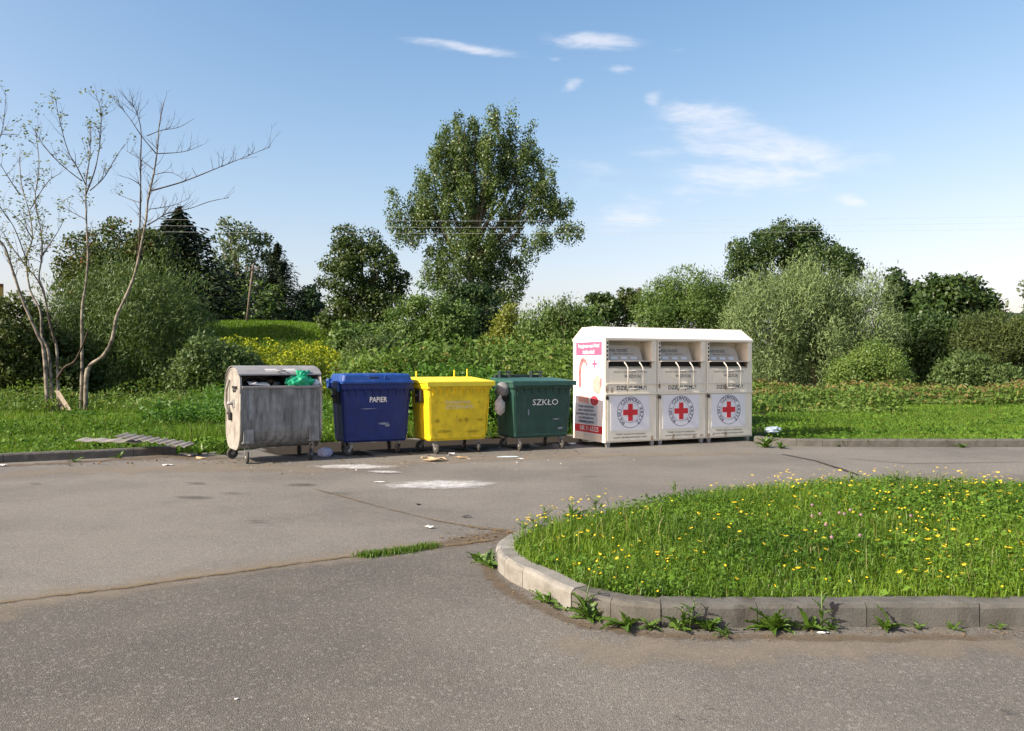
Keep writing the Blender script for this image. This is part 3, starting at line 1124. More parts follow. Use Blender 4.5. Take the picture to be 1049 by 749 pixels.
M_RED = mat('red_print', (.62, .018, .03), .45, var=.05)
M_REDPINK = mat('pink_print', (.78, .10, .20), .45, var=.05)
M_DARKTXT = mat('dark_print', (.03, .03, .05), .55, var=.1)
M_NAVY = mat('navy_print', (.03, .03, .10), .55, var=.1)
M_SKIN = mat('skin_print', (.80, .56, .47), .5, var=.05)
M_HAIR = mat('auburn_print', (.36, .15, .16), .5, var=.35, vscale=14)
M_BLUETINT = mat('pale_blue_print', (.58, .64, .68), .5, var=.05)
M_HANDLE = mat('white_tube', (.60, .58, .52), .4, var=.05, dirt=(.5, .45, .36), dirt_amt=.3)


def caster(parent, x, y, turn, h=.25, r=.095):
    """swivel caster: plate and fork, the wheel with its hub as sub-parts"""
    T = Matrix.Translation((x, y, 0)) @ Matrix.Rotation(turn, 4, 'Z')
    f = MB()
    f.box((-.055, -.06, h - .012), (.055, .06, h), T)
    f.cyl((0, 0, h - .05), (0, 0, h - .012), .032, 12, T)
    for s in (-1, 1):
        f.prism([(-.035, h - .05), (.035, h - .05), (.075, r - .02), (.045, r - .03)], 'y', s * .032 - .003, s * .032 + .003, T)
    f.box((-.035, -.032, h - .056), (.035, .032, h - .046), T)
    o = f.build('caster', M_STEEL, parent)
    w = MB()
    pr = [(.018, .0), (.024, .3), (.024, .82), (.018, .97), (.0, 1.0), (-.018, .97), (-.024, .82), (-.024, .3), (-.018, 0)]
    rings = []
    for k in range(18):
        a = 2 * math.pi * k / 18
        rings.append([(.06 + math.cos(a) * r * q, t, r + math.sin(a) * r * q) for t, q in pr])
    rings.append(rings[0])
    w.loft(rings, False, False, True, T)
    wo = w.build('wheel', M_RUBBER, o)
    hb = MB()
    hb.cyl(T @ Vector((.06, -.03, r)), T @ Vector((.06, .03, r)), .03, 10)
    hb.build('hub', M_STEEL, o)
    return o


BW, BD = 1.36, 1.06


def plastic_bin(label, front_left_wheel, rz, mb_, ml, lid, turns, cat='waste bin', group='four-wheeled waste bins in a row'):
    """large four-wheeled bin; local x along the front, y back, origin under the middle of the front rim"""
    w = Vector((-.45, .16, 0))
    M = Matrix.Rotation(rz, 4, 'Z')
    p = front_left_wheel - M @ w
    root = empty('waste_bin', p, label, cat, group, rz)
    hw = BW / 2
    b = MB()
    lv = [(.245, .565, .14, .94, .05), (.28, .585, .12, .96, .06), (.62, .605, .105, .97, .06), (1.12, .635, .06, 1.0, .06), (1.215, .64, .05, 1.01, .06)]
    b.loft([rrect(-a, a, d0, d1, z, r) for z, a, d0, d1, r in lv], True, True, False)
    body = b.build('body', mb_, root)
    # rim
    r_ = MB()
    r_.loft([rrect(-hw + .03, hw - .03, .035, BD - .03, 1.2, .05), rrect(-hw + .012, hw - .012, .012, BD - .012, 1.225, .06), rrect(-hw + .008, hw - .008, .008, BD - .008, 1.318, .06)], True, True)
    r_.build('rim', mb_, root)
    # front relief: raised panel, gussets below the rim, foot rail
    g = MB()
    sl = (.15 - .06) / (1.12 - .305)

    def fy(z):
        return .12 - (z - .28) * (.12 - .06) / (1.12 - .28)
    for k in range(8):
        x = -.53 + k * 1.06 / 7
        g.prism([(fy(1.08) - .001, 1.075), (.02, 1.19), (.02, 1.215), (.075, 1.215)], 'x', x - .012, x + .012)
    g.build('gussets', mb_, root)['kind'] = 'stuff'
    pn = MB()
    for s in (-1, 1):
        pn.prism([(s * .585, .36), (s * .615, 1.06), (s * .60, 1.06), (s * .57, .36)], 'y', 0, .01)
    for i in range(len(pn.v)):
        v = pn.v[i]
        pn.v[i] = Vector((v.x, fy(v.z) - .008 + v.y * 1.1, v.z))
    pn.box((-.56, fy(.31) - .012, .29), (.56, fy(.31) + .02, .325))
    pn.build('front_ribs', mb_, root)['kind'] = 'stuff'
    # side lifting trunnions: black comb blocks with a stub
    for s in (-1, 1):
        t = MB()
        x0 = s * .632
        xa, xb = min(x0, x0 + s * .075), max(x0, x0 + s * .075)
        t.box((xa, .28, .98), (xb, .58, 1.19), ch=.012)
        t.cyl((x0, .43, 1.09), (x0 + s * .13, .43, 1.09), .028, 12)
        for k in range(4):
            t.box((xa - .004, .30 + k * .072, .955), (xb + .004, .325 + k * .072, 1.2))
        t.build('lifting_block', M_BLACK, root)
    # side ribs
    sb = MB()
    for s in (-1, 1):
        for yy in (.2, .5, .8):
            sb.prism([(yy - .02, .36), (yy + .02, .36), (yy + .02, 1.15), (yy - .02, 1.15)], 'x', 0, .012)
            for i in range(len(sb.v) - 8, len(sb.v)):
                v = sb.v[i]
                xx = .585 + (v.z - .335) * (.055 / .88)
                sb.v[i] = Vector((s * (xx - .004 + v.x), v.y, v.z))
    sb.build('side_ribs', mb_, root)['kind'] = 'stuff'
    for (cx, cy), a in zip(((-.45, .2), (.45, .2), (-.45, .86), (.45, .86)), turns):
        caster(root, cx, cy, a)
    # lids
    L = MB()
    if lid == 'blue':
        L.loft([rrect(-hw - .01, hw + .01, -.03, BD + .01, 1.322, .05), rrect(-hw - .01, hw + .01, -.03, BD + .01, 1.362, .05), rrect(-hw + .02, hw - .02, -.0, BD - .02, 1.372, .06),
                rrect(-hw + .04, hw - .05, .02, BD - .05, 1.47, .07), rrect(-hw + .06, hw - .07, .06, BD - .09, 1.495, .09), rrect(-hw + .2, hw - .2, .3, BD - .3, 1.505, .1)], True, True, False)
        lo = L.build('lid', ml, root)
        h = MB()
        h.box((-.16, .008, 1.405), (.02, .03, 1.44), ch=.006)
        h.build('grip_slot', M_BLACK, lo)
        h = MB()
        h.box((.115, -.002, 1.395), (.14, .028, 1.465), ch=.006)
        h.build('grip_clip', ml, lo)
        for s in (-1, 1):
            h = MB()
            h.box((s * .70 - .03, .84, 1.22), (s * .70 + .03, .98, 1.40), ch=.012)
            h.cyl((s * .70 - .05, .91, 1.36), (s * .70 + .05, .91, 1.36), .04, 12)
            h.build('hinge', ml, lo)
            h = MB()
            h.box((s * .695 - .02, .12, 1.17), (s * .695 + .02, .20, 1.36), ch=.01)
            h.build('lid_strap', ml, lo)
    else:
        # flat lid, slightly dished and rising to its hinges at the back
        nx_, ny_ = 10, 8
        top, bot = [], []
        for j in range(ny_ + 1):
            for i in range(nx_ + 1):
                x = -hw - .012 + (BW + .024) * i / nx_
                y = -.045 + (BD + .06) * j / ny_
                q = j / ny_
                z = 1.352 + .075 * q + .012 * math.sin(math.pi * i / nx_) * math.sin(math.pi * q) + (.006 * (i % 2) if 0 < j < ny_ else 0)
                if lid == 'green':
                    z -= .02 * q
                top.append((x, y, z))
                bot.append((x, y, 1.322))
        n = len(top)
        fs = []
        w_ = nx_ + 1
        for j in range(ny_):
            for i in range(nx_):
                a = j * w_ + i
                fs.append((a, a + 1, a + w_ + 1, a + w_))
                fs.append((n + a, n + a + w_, n + a + w_ + 1, n + a + 1))
        for i in range(nx_):
            fs.append((n + i, n + i + 1, i + 1, i))
            a = ny_ * w_ + i
            fs.append((a, a + 1, n + a + 1, n + a))
        for j in range(ny_):
            a = j * w_
            fs.append((a, a + w_, n + a + w_, n + a))
            a = j * w_ + nx_
            fs.append((n + a, n + a + w_, a + w_, a))
        L.add(top + bot, fs)
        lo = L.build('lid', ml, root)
        e = MB()
        e.box((-hw - .008, -.05, 1.262), (hw + .008, -.037, 1.345), ch=.004)
        e.build('lid_lip', ml, lo)
        if lid == 'yellow':
            for x, hh in ((-.53, .10), (.27, .12), (.55, .14)):
                q = MB()
                q.box((x - .012, .95, 1.40), (x + .012, .975, 1.44 + hh), ch=.004)
                q.build('hinge_pin', ml, lo)
        else:
            q = MB()
            q.box((-.64, .96, 1.39), (.42, 1.03, 1.465), ch=.015)
            q.build('hinge_bar', M_BLACKG, lo)
            for x in (-.44, .26):
                q = MB()
                for s in (-1, 1):
                    q.box((x + s * .11 - .016, .86, 1.39), (x + s * .11 + .016, 1.0, 1.535), ch=.006)
                q.box((x - .12, .88, 1.50), (x + .12, .91, 1.53), ch=.006)
                q.build('hinge', M_BLACKG, lo)
    return root, body, fy


M_BLACKG = mat('dark_green_plastic', (.02, .035, .033), .45, var=.2, dirt=(.2, .22, .2), dirt_amt=.4)

# blue paper bin
rzb = R(25)
pr = P(409, 465.4)
blueL = pr - Matrix.Rotation(rzb, 3, 'Z') @ Vector((.9, 0, 0))
blue, bluebody, fy = plastic_bin('blue plastic bin marked PAPIER with a domed lid', blueL, rzb, M_BLUE, M_BLUELID, 'blue', (R(200), R(95), R(20), R(60)))
mb = MB()
letter(mb, 'PAPIER', .135, .02, 1.02, fy(1.02) - .012, bold=.02, sx=.80, tilt=-(.07 / .785))
mb.build('lettering', M_WHITE, bluebody)
M_SCUFF = decal_mat('pale_scuff', (.30, .34, .42), (.42, .46, .55), 1.6, 1.3, 22, off=-.03)
M_GRIME = decal_mat('brown_grime', (.13, .095, .02), (.24, .18, .03), 1.6, .7, 14, off=-.02)
M_FADED = mat('faded_white_print', (.70, .66, .40), .6, var=.2)


def face_blob(parent, x, z, rx, rz, material, fy_, name='scuff'):
    n = 20
    V, E = [(x, fy_(z) - .0145, z)], [1.0]
    for ring, e in ((.5, .8), (1, 0)):
        for k in range(n):
            a = 2 * math.pi * k / n
            zz = z + rz * ring * math.sin(a) * random.uniform(.8, 1.2)
            V.append((x + rx * ring * math.cos(a) * random.uniform(.8, 1.2), fy_(zz) - .0145, zz))
            E.append(e)
    F = [(0, 1 + k, 1 + (k + 1) % n) for k in range(n)] + [(1 + k, 1 + n + k, 1 + n + (k + 1) % n, 1 + (k + 1) % n) for k in range(n)]
    me = bpy.data.meshes.new(name)
    me.from_pydata(V, [], F)
    a = me.attributes.new('edge', 'FLOAT', 'POINT')
    a.data.foreach_set('value', np.array(E, dtype=np.float32))
    return link(name, me, material, parent)


face_blob(bluebody, .13, .58, .17, .035, M_SCUFF, fy)
face_blob(bluebody, .2, .55, .07, .05, M_SCUFF, fy)
face_blob(bluebody, -.15, .86, .22, .015, M_SCUFF, fy)

# yellow bin
yel, yelbody, fy = plastic_bin('yellow plastic bin with grimy front and faded label', P(446, 465.7), R(27), M_YEL, M_YELLID, 'yellow', (R(280), R(250), R(200), R(80)))
mb = MB()
letter(mb, 'TWORZYWA', .088, -.04, .955, fy(.955) - .012, bold=.012, sx=1.0, tilt=-.09)
letter(mb, 'SZTUCZNE PLASTIK', .088, .0, .87, fy(.87) - .012, bold=.012, sx=.72, tilt=-.09)
mb.build('lettering', M_FADED, yelbody)
for x, z, a, b in ((.02, .62, .065, .06), (.15, .63, .07, .07), (-.44, .62, .09, .06), (.43, .62, .1, .035), (-.47, .96, .02, .04), (-.36, .955, .02, .03), (.39, .96, .025, .03), (-.3, .42, .2, .05), (.3, .4, .2, .04), (-.05, .985, .05, .01)):
    face_blob(yelbody, x, z, a, b, M_GRIME, fy)

# green glass bin
grn, grnbody, fy = plastic_bin('dark green plastic bin marked SZKŁO beside the clothing containers', P(532.3, 462.3), R(24), M_GRN, M_GRNLID, 'green', (R(265), R(275), R(200), R(80)))
mb = MB()
letter(mb, 'SZKŁO', .165, .06, .93, fy(.93) - .012, bold=.0, sx=1.12, tilt=-.09)
mb.build('lettering', M_WHITE, grnbody)
for x, z, a, b in ((.3, .6, .12, .02), (-.3, .75, .03, .1), (.4, .42, .1, .03)):
    face_blob(grnbody, x, z, a, b, M_SCUFF, fy)

# ------------------------------------------------------------------ galvanised bin with a round sliding lid
GW, GD = 1.36, 1.08
rzg = R(31)
gp = P(252.6, 475.2) - Matrix.Rotation(rzg, 3, 'Z') @ Vector((-.56, .12, 0))
galv = empty('waste_bin', gp, 'weathered galvanised steel bin with round lid, heaped with rubbish', 'waste bin', 'four-wheeled waste bins in a row', rzg)
hw = GW / 2


def gprof(o=0.0, top=1.30):
    pr = [(0 - o, top), (0 - o, .60)]
    for k in range(1, 9):
        a = R(180 + 90 * k / 8)
        pr.append((.34 + (.34 + o) * math.cos(a), .60 + (.37 + o) * math.sin(a)))
    for k in range(0, 9):
        a = R(270 + 90 * k / 8)
        pr.append((GD - .34 + (.34 + o) * math.cos(a), .60 + (.37 + o) * math.sin(a)))
    pr.append((GD + o, top))
    return pr


def shell(mb, outer, inner, x0, x1):
    """open trough: outer and inner profile strips between two x"""
    n = len(outer)
    vs = [(x0, *p) for p in outer] + [(x1, *p) for p in outer] + [(x0, *p) for p in inner] + [(x1, *p) for p in inner]
    fs = []
    for i in range(n - 1):
        fs += [(i, i + 1, n + i + 1, n + i), (2 * n + i, 3 * n + i, 3 * n + i + 1, 2 * n + i + 1), (i, 2 * n + i, 2 * n + i + 1, i + 1), (n + i, n + i + 1, 3 * n + i + 1, 3 * n + i)]
    fs += [(0, n, 3 * n, 2 * n), (n - 1, 3 * n - 1, 4 * n - 1, 2 * n - 1)]
    mb.add(vs, fs, False)


b = MB()
shell(b, gprof(0), gprof(-.012), -hw + .02, hw - .02)
gbody = b.build('body', M_GALV, galv)
# pressed ribs down the front, rim bar
b = MB()
b.box((-hw + .015, -.028, 1.262), (hw - .015, .012, 1.305), ch=.006)
b.build('rim', M_GALVLID, galv)
for x in (-.60, .60):
    b = MB()
    b.box((x - .045, -.012, .52), (x + .045, .002, 1.258), ch=.004)
    b.build('front_stiffener', M_GALV, galv)
dome = [(1.06, 1.18), (1.06, 1.30), (1.02, 1.42), (.92, 1.52), (.76, 1.585), (.55, 1.605), (.34, 1.58), (.16, 1.515), (.03, 1.43), (-.0, 1.30), (-.0, 1.18)]
for s in (-1, 1):
    b = MB()
    pf = gprof(.012, 1.18)
    low = pf
    poly = low + dome[1:-1]
    x0 = s * (hw - .02)
    b.prism(poly, 'x', min(x0, x0 + s * .03), max(x0, x0 + s * .03))
    ep = b.build('end_panel', M_GALVEND, galv)
    # raised rim round the end panel
    q = MB()
    pts = [Vector((x0 + s * .03, *p)) for p in poly] + [Vector((x0 + s * .03, *poly[0]))]
    q.tube(pts, .014, 6)
    q.build('end_rim', M_GALVEND, ep)
    q = MB()
    q.cyl((x0, .5, 1.0), (x0 + s * .14, .5, 1.0), .03, 12)
    q.box((min(x0, x0 + s * .05), .43, .93), (max(x0, x0 + s * .05), .57, 1.07), ch=.01)
    q.build('trunnion', M_STEEL, ep)
    q = MB()
    q.tube([(x0 + s * .05, .78, 1.40), (x0 + s * .08, .86, 1.22), (x0 + s * .085, .88, .98), (x0 + s * .07, .72, .82)], [.02, .026, .03, .034], 8)
    q.build('lid_lever', M_GALVEND, ep)
    q = MB()
    q.box((x0 + s * .055 - .03, .60, .70), (x0 + s * .055 + .03, .70, .84), ch=.012)
    q.build('lever_pad', M_BLACK, ep)
    q = MB()
    q.box((min(x0 + s * .03, x0 + s * .07), .22, 1.26), (max(x0 + s * .03, x0 + s * .07), .46, 1.30), ch=.006)
    q.build('lid_stop', M_BLACK, ep)
# lid: a bent sheet pushed back, its front edge above the open mouth
arc = [(1.13, 1.26), (1.11, 1.38), (1.05, 1.49), (.94, 1.575), (.77, 1.632), (.55, 1.65), (.33, 1.625), (.16, 1.575), (.06, 1.51), (.055, 1.485)]
arc_in = [(1.12, 1.26), (1.10, 1.378), (1.042, 1.482), (.934, 1.565), (.768, 1.62), (.55, 1.638), (.333, 1.613), (.166, 1.563), (.07, 1.505), (.065, 1.485)]
b = MB()
shell(b, arc, arc_in, -hw - .03, hw + .03)
glid = b.build('lid', M_GALVLID, galv)
b = MB()
for i, x in enumerate((-.20, -.1, .12, .22)):
    b.add([(x - .05, .125, 1.5545), (x + .06, .125, 1.5545), (x + .055, .20, 1.5905), (x - .045, .195, 1.589)], [(0, 1, 2, 3)])
b.build('paint_mark', M_WHITE, glid)
b = MB()
b.tube([(-.06, .1, 1.55), (-.05, .045, 1.56), (.07, .045, 1.56), (.08, .1, 1.55)], .012, 8)
b.build('lid_handle', M_STEEL, glid)
b = MB()
b.box((-hw + .04, .06, 1.10), (hw - .04, GD - .05, 1.12))
b.build('load_floor', M_DARKIN, galv)
for x in (-.56, .56):
    b = MB()
    b.box((x - .085, -.03, .36), (x + .085, .03, .58), ch=.006)
    b.box((x - .10, -.04, .34), (x + .10, .22, .365), ch=.004)
    b.build('wheel_bracket', M_GALV, galv)
    b = MB()
    b.box((x - .10, .84, .335), (x + .10, 1.06, .36), ch=.004)
    b.build('wheel_bracket', M_GALV, galv)
for (x, y), a in zip(((-.56, .12), (.56, .12), (-.56, .95), (.56, .95)), (R(265), R(230), R(190), R(60))):
    caster(galv, x, y, a, .34, .10)
GM = Matrix.Translation(gp) @ Matrix.Rotation(rzg, 4, 'Z')


def lump(name, material, rx, ry, rz, seed, crumple=.22, n=3, parent=None):
    """crumpled bag or paper ball"""
    import bmesh
    bm = bmesh.new()
    bmesh.ops.create_icosphere(bm, subdivisions=n, radius=1)
    r2 = random.Random(seed)
    ph = [(Vector((r2.uniform(-1, 1), r2.uniform(-1, 1), r2.uniform(-1, 1))).normalized(), r2.uniform(3, 9), r2.uniform(0, 6)) for _ in range(9)]
    for v in bm.verts:
        d = v.co.normalized()
        k = 1 + crumple * sum(abs(math.sin(d.dot(a) * f + p)) - .6 for a, f, p in ph) / 3
        v.co = Vector((d.x * rx, d.y * ry, d.z * rz)) * k
    me = bpy.data.meshes.new(name)
    bm.to_mesh(me)
    bm.free()
    me.polygons.foreach_set('use_smooth', [crumple < .2] * len(me.polygons))
    return link(name, me, material, parent)


def film_mat(name, colr, trans=.35, rough=.3):
    m, g, b = base_mat(name)
    v = g.new('ShaderNodeTexCoord').outputs['Object']
    c = g.mix(g.noise(v, 14, 3), tuple(q * .8 for q in colr), tuple(min(1, q * 1.15) for q in colr))
    g.put(b.inputs['Base Color'], c)
    b.inputs['Roughness'].default_value = rough
    tr = g.new('ShaderNodeBsdfTranslucent')
    g.put(tr.inputs[0], c)
    mx = g.new('ShaderNodeMixShader')
    mx.inputs[0].default_value = trans
    g.l.new(b.outputs[0], mx.inputs[1])
    g.l.new(tr.outputs[0], mx.inputs[2])
    g.l.new(mx.outputs[0], g.n['Material Output'].inputs[0])
    return m


M_GBAG = film_mat('green_film', (.03, .50, .26), .35, .28)
M_WBAG = film_mat('white_film', (.62, .60, .57), .3, .35)
M_BBAG = mat('black_film', (.014, .014, .016), .28, var=.2, spec=.6)
M_GREYBAG = film_mat('grey_film', (.24, .245, .25), .2, .4)
M_BWBAG = film_mat('bluish_film', (.55, .66, .80), .3, .35)
M_PAPER = mat('white_paper', (.78, .78, .76), .8, var=.06)
M_CARD = mat('cardboard', (.50, .36, .20), .85, var=.2)


def at_galv(x, y, z):
    return GM @ Vector((x, y, z))


bag = empty('rubbish_bag', at_galv(.34, .10, 1.335), 'bright green plastic bag hanging out of the open metal bin', 'bag', None, rzg)
o = lump('bag_body', M_GBAG, .24, .13, .125, 3, .30, 4, bag)
o.location = (0, 0, .02)
o = lump('bag_knot', M_GBAG, .10, .08, .10, 5, .4, 3, bag)
o.location = (.03, .0, .13)
b = MB()
for x0, x1, z in ((-.03, -.06, .24), (.06, .17, .23)):
    b.tube([(x0, 0, .1), (x0 * .7 + x1 * .3, -.02, .17), (x1, -.01, z)], [.05, .045, .012], 6)
b.build('bag_ear', M_GBAG, bag)
for (x, y, z, rx, ry, rz_, s, m, lab) in (
        (-.40, .42, 1.22, .30, .30, .20, 1, M_BBAG, 'black rubbish bag at the left end of the metal bin'),
        (.02, .52, 1.24, .26, .30, .22, 2, M_BBAG, 'black rubbish bag under the middle of the round lid'),
        (.42, .50, 1.20, .22, .30, .20, 4, M_BBAG, 'black rubbish bag behind the green bag'),):
    o = lump('rubbish_bag', m, rx, ry, rz_, s, .2, 3)
    o.location = at_galv(x, y, z)
    o.rotation_euler = (0, 0, rzg)
    tag(o, lab, 'bag', 'rubbish inside the metal bin')
o = lump('rubbish_bag', M_BWBAG, .09, .07, .07, 9, .3, 3)
o.location = at_galv(.60, .08, 1.34)
tag(o, 'small pale blue film bag at the right end of the metal bin mouth', 'bag')
b = MB()
b.box((-.17, -.1, -.008), (.17, .1, .008), Matrix.Rotation(R(4), 4, 'Y') @ Matrix.Rotation(R(12), 4, 'X'))
o = b.build('board', M_PAPER)
o.location = at_galv(-.36, .14, 1.345)
o.rotation_euler = (0, 0, rzg)
tag(o, 'flat white board lying across the black bags in the metal bin', 'board')

# bag hanging from the green bin
G2 = Matrix.Translation(grn.location) @ Matrix.Rotation(R(24), 4, 'Z')
hb = empty('carrier_bag', G2 @ Vector((-.76, .33, 1.2)), 'knotted pale carrier bag hanging on the left side of the green bin', 'bag')
o = lump('bag_body', M_WBAG, .10, .09, .16, 21, .2, 3, hb)
o.location = (-.03, -.10, -.34)
b = MB()
b.tube([(-.03, -.10, -.22), (-.02, -.06, -.12), (0, 0, -.02), (.03, .04, .06)], [.06, .022, .016, .012], 8)
b.build('bag_neck', M_WBAG, hb)
hb = empty('grey_sack', G2 @ Vector((-.74, .30, 1.18)), 'grey film sack stuffed against the lid of the green bin', 'bag')
o = lump('sack_body', M_GREYBAG, .13, .10, .14, 31, .18, 3, hb)
o.location = (0, -.01, .01)

# ------------------------------------------------------------------ clothing containers
CW, CD = 1.26, 1.30
rzc = R(25)
cp = P(619.5, 459.6)
CM = Matrix.Translation(cp) @ Matrix.Rotation(rzc, 4, 'Z')


def clothing_container():
    root = empty('clothing_container', cp, 'x', 'clothing bank', 'three cream clothing containers side by side', rzc)
    x0, x1 = .012, CW - .012
    side = [(0, .1), (CD, .1), (CD, 2.195), (.91, 2.425), (.37, 2.425), (0, 2.195)]
    for a, b_ in ((x0, x0 + .02), (x1 - .02, x1)):
        m = MB()
        m.prism(side, 'x', a, b_)
        m.build('side_wall', M_CREAM, root)
    m = MB()
    m.box((x0 + .02, CD - .03, .1), (x1 - .02, CD - .01, 2.19))
    m.build('back_wall', M_CREAM, root)
    m = MB()
    m.box((x0 + .02, .02, .1), (x1 - .02, CD - .03, .12))
    m.build('floor_plate', M_CREAM, root)
    m = MB()
    t = .018
    out = [(-.028, 2.165), (-.028, 2.205), (.365, 2.447), (.915, 2.447), (CD + .02, 2.205), (CD + .02, 2.165)]
    inn = [(-.010, 2.165), (-.010, 2.196), (.37, 2.428), (.91, 2.428), (CD + .002, 2.196), (CD + .002, 2.165)]
    m.prism(out + inn[::-1], 'x', .003, CW - .003)
    m.build('roof', M_CREAMROOF, root)
    # frame round the hopper
    for a, b_ in ((x0 + .02, x0 + .075), (x1 - .115, x1 - .02)):
        m = MB()
        m.box((a, .0, 1.1), (b_, .03, 2.165))
        m.build('front_post', M_CREAM, root)
    hx0, hx1 = x0 + .075, x1 - .115
    m = MB()
    m.box((hx0 - .015, .03, 1.74), (hx0, .44, 2.162))
    m.box((hx1, .03, 1.74), (hx1 + .015, .44, 2.162))
    m.box((hx0, .42, 1.74), (hx1, .44, 2.162))
    m.box((hx0, .02, 2.150), (hx1, .42, 2.164))
    m.build('hopper', M_CREAM, root)
    m = MB()
    m.box((hx0, .10, 1.60), (hx1, .12, 1.735))
    m.build('chute_gap', M_DARKIN, root)
    # tilting flap with one rounded corner
    m = MB()
    fx1 = hx1 - .17
    poly = [(hx0 + .005, 0), (fx1, 0)]
    for k in range(7):
        a = R(90 * k / 6)
        poly.append((fx1 - .16 + .16 * math.cos(a), .20 + .16 * math.sin(a)))
    poly.append((hx0 + .005, .36))
    tl = math.tan(R(24))
    m.loft([[(x, .09 + z * tl * .72, 1.752 + z * .86) for x, z in poly], [(x, .11 + z * tl * .72, 1.752 + z * .86) for x, z in poly]], True, True)
    fl = m.build('flap', M_FLAP, root)
    m = MB()
    tt = tl * .72 / .86
    letter(m, 'PCK ODZIEŻ', .075, (hx0 + fx1) / 2 - .1, 1.955, .088 + (1.955 - 1.752) / .86 * tl * .72 - .003, tilt=tt, bold=.01)
    letter(m, 'OBUWIE I TEKSTYLIA', .042, (hx0 + fx1) / 2, 1.885, .088 + (1.885 - 1.752) / .86 * tl * .72 - .003, tilt=tt, sx=1.2)
    m.build('lettering', M_DARKTXT, fl)
    for k in range(3):
        m = MB()
        xx = hx0 + .12 + k * .24
        m.add([(xx, .0868 + (zz - 1.752) / .86 * tl * .72 - .003, zz) if i_ in (0, 3) else (xx + .15, .0868 + (zz - 1.752) / .86 * tl * .72 - .003, zz) for i_, zz in enumerate((1.775, 1.775, 1.835, 1.835))], [(0, 1, 2, 3)])
        m.build('sticker', M_BLUETINT, fl)
    # louvre teeth on the left jamb
    for k in range(5):
        m = MB()
        m.box((x0 + .034, -.006, 1.75 + k * .083), (x0 + .062, .001, 1.80 + k * .083))
        m.build('vent_slot', M_DARKTXT, root)
    # ledge and chute
    m = MB()
    m.prism([(-.075, 1.728), (.09, 1.736), (.09, 1.752), (-.075, 1.742)], 'x', hx0 - .012, hx1 + .03)
    m.build('ledge', M_FLAP, root)
    m = MB()
    m.prism([(.0, 1.285), (.0, 1.585), (.095, 1.63), (.095, 1.61), (.02, 1.57), (.02, 1.285)], 'x', hx0 - .002, hx1 + .002)
    up = m.build('chute_panel', M_CREAM, root)
    m = MB()
    letter(m, 'PROSIMY O CZYSTĄ ODZIEŻ  UŻYWANĄ', .045, (hx0 + hx1) / 2, 1.515, -.003, bold=.0, sx=.95)
    letter(m, 'WRZUCAJ', .085, (hx0 + hx1) / 2 + .05, 1.43, -.003, bold=.01)
    m.build('lettering', M_DARKTXT, up)
    m = MB()
    m.box((x0 + .02, -.022, 1.268), (x1 - .004, .02, 1.286))
    m.build('trim', M_CREAMROOF, root)
    m = MB()
    m.box((hx0 - .002, .001, 1.1), (hx1 + .002, .02, 1.268))
    th = m.build('thanks_panel', M_CREAM, root)
    m = MB()
    letter(m, 'DZIĘKUJEMY!', .115, (hx0 + hx1) / 2 + .03, 1.19, -.002, bold=.018, sx=1.05)
    m.build('lettering', M_DARKTXT, th)
    m = MB()
    m.box((x0 - .004, -.035, 1.055), (x1 + .004, .02, 1.098), ch=.005)
    m.build('rail', M_CREAM, root)
    # door with poster
    m = MB()
    m.box((x0 + .035, -.008, .125), (x1 - .012, .018, 1.05), ch=.003)
    dr = m.build('door', M_CREAM, root)
    m = MB()
    m.box((x0 + .012, .002, .125), (x0 + .034, .016, 1.05))
    m.build('door_gap', M_DARKIN, root)
    px0, px1, pz0, pz1 = .135, 1.06, .335, 1.045
    m = MB()
    m.box((px0, -.0115, pz0), (px1, -.007, pz1))
    ps = m.build('poster', M_STICK, root)
    ex, ez = .60, .70
    m = MB()
    h, w = .175, .056
    m.prism([(ex - w, ez - h), (ex + w, ez - h), (ex + w, ez - w), (ex + h, ez - w), (ex + h, ez + w), (ex + w, ez + w), (ex + w, ez + h), (ex - w, ez + h), (ex - w, ez + w), (ex - h, ez + w), (ex - h, ez - w), (ex - w, ez - w)], 'y', -.0145, -.012)
    m.build('red_cross', M_RED, ps)
    m = MB()
    for r0, r1 in ((.318, .309), (.213, .207)):
        n = 48
        vs, fs = [], []
        for k in range(n):
            a = 2 * math.pi * k / n
            vs += [(ex + r0 * math.cos(a), -.0135, ez + r0 * math.sin(a)), (ex + r1 * math.cos(a), -.0135, ez + r1 * math.sin(a))]
        for k in range(n):
            q = (k + 1) % n
            fs.append((2 * k, 2 * q, 2 * q + 1, 2 * k + 1))
        m.add(vs, fs)

    def arc_text(s, a0, a1, r=.262, size=.098):
        for k, ch in enumerate(s):
            a = R(a0 + (a1 - a0) * k / max(1, len(s) - 1))
            letter(m, ch, size, ex + r * math.cos(a), ez + r * math.sin(a), -.0138, rot=a - math.pi / 2, bold=.016)
    arc_text('POLSKI', 232, 168)
    arc_text('CZERWONY', 138, 42)
    arc_text('KRZYŻ', 14, -48)
    m.build('emblem_lettering', M_NAVY, ps)
    m = MB()
    letter(m, 'Odzież z kontenerów przekazujemy', .052, .61, .262, -.0105, bold=.006, sx=.92)
    letter(m, 'na pomoc najbardziej potrzebującym osobom', .052, .60, .198, -.0105, bold=.006, sx=.84)
    m.build('lettering', M_DARKTXT, dr)
    m = MB()
    m.box((x0 - .002, -.05, .965), (x0 + .058, -.009, 1.035), ch=.006)
    m.build('lock', M_BLACK, root)
    # handle: two arms and a bar
    hL, hR = .47, .83
    m = MB()
    for hx in (hL, hR):
        m.tube([(hx - .06, -.055, 1.735), (hx - .03, -.10, 1.67), (hx, -.125, 1.60), (hx, -.13, 1.17)], .013, 8)
    m.tube([(hL, -.13, 1.18), (hR, -.13, 1.18)], .013, 8)
    m.tube([(hL, -.128, 1.545), (hR, -.128, 1.545)], .010, 8)
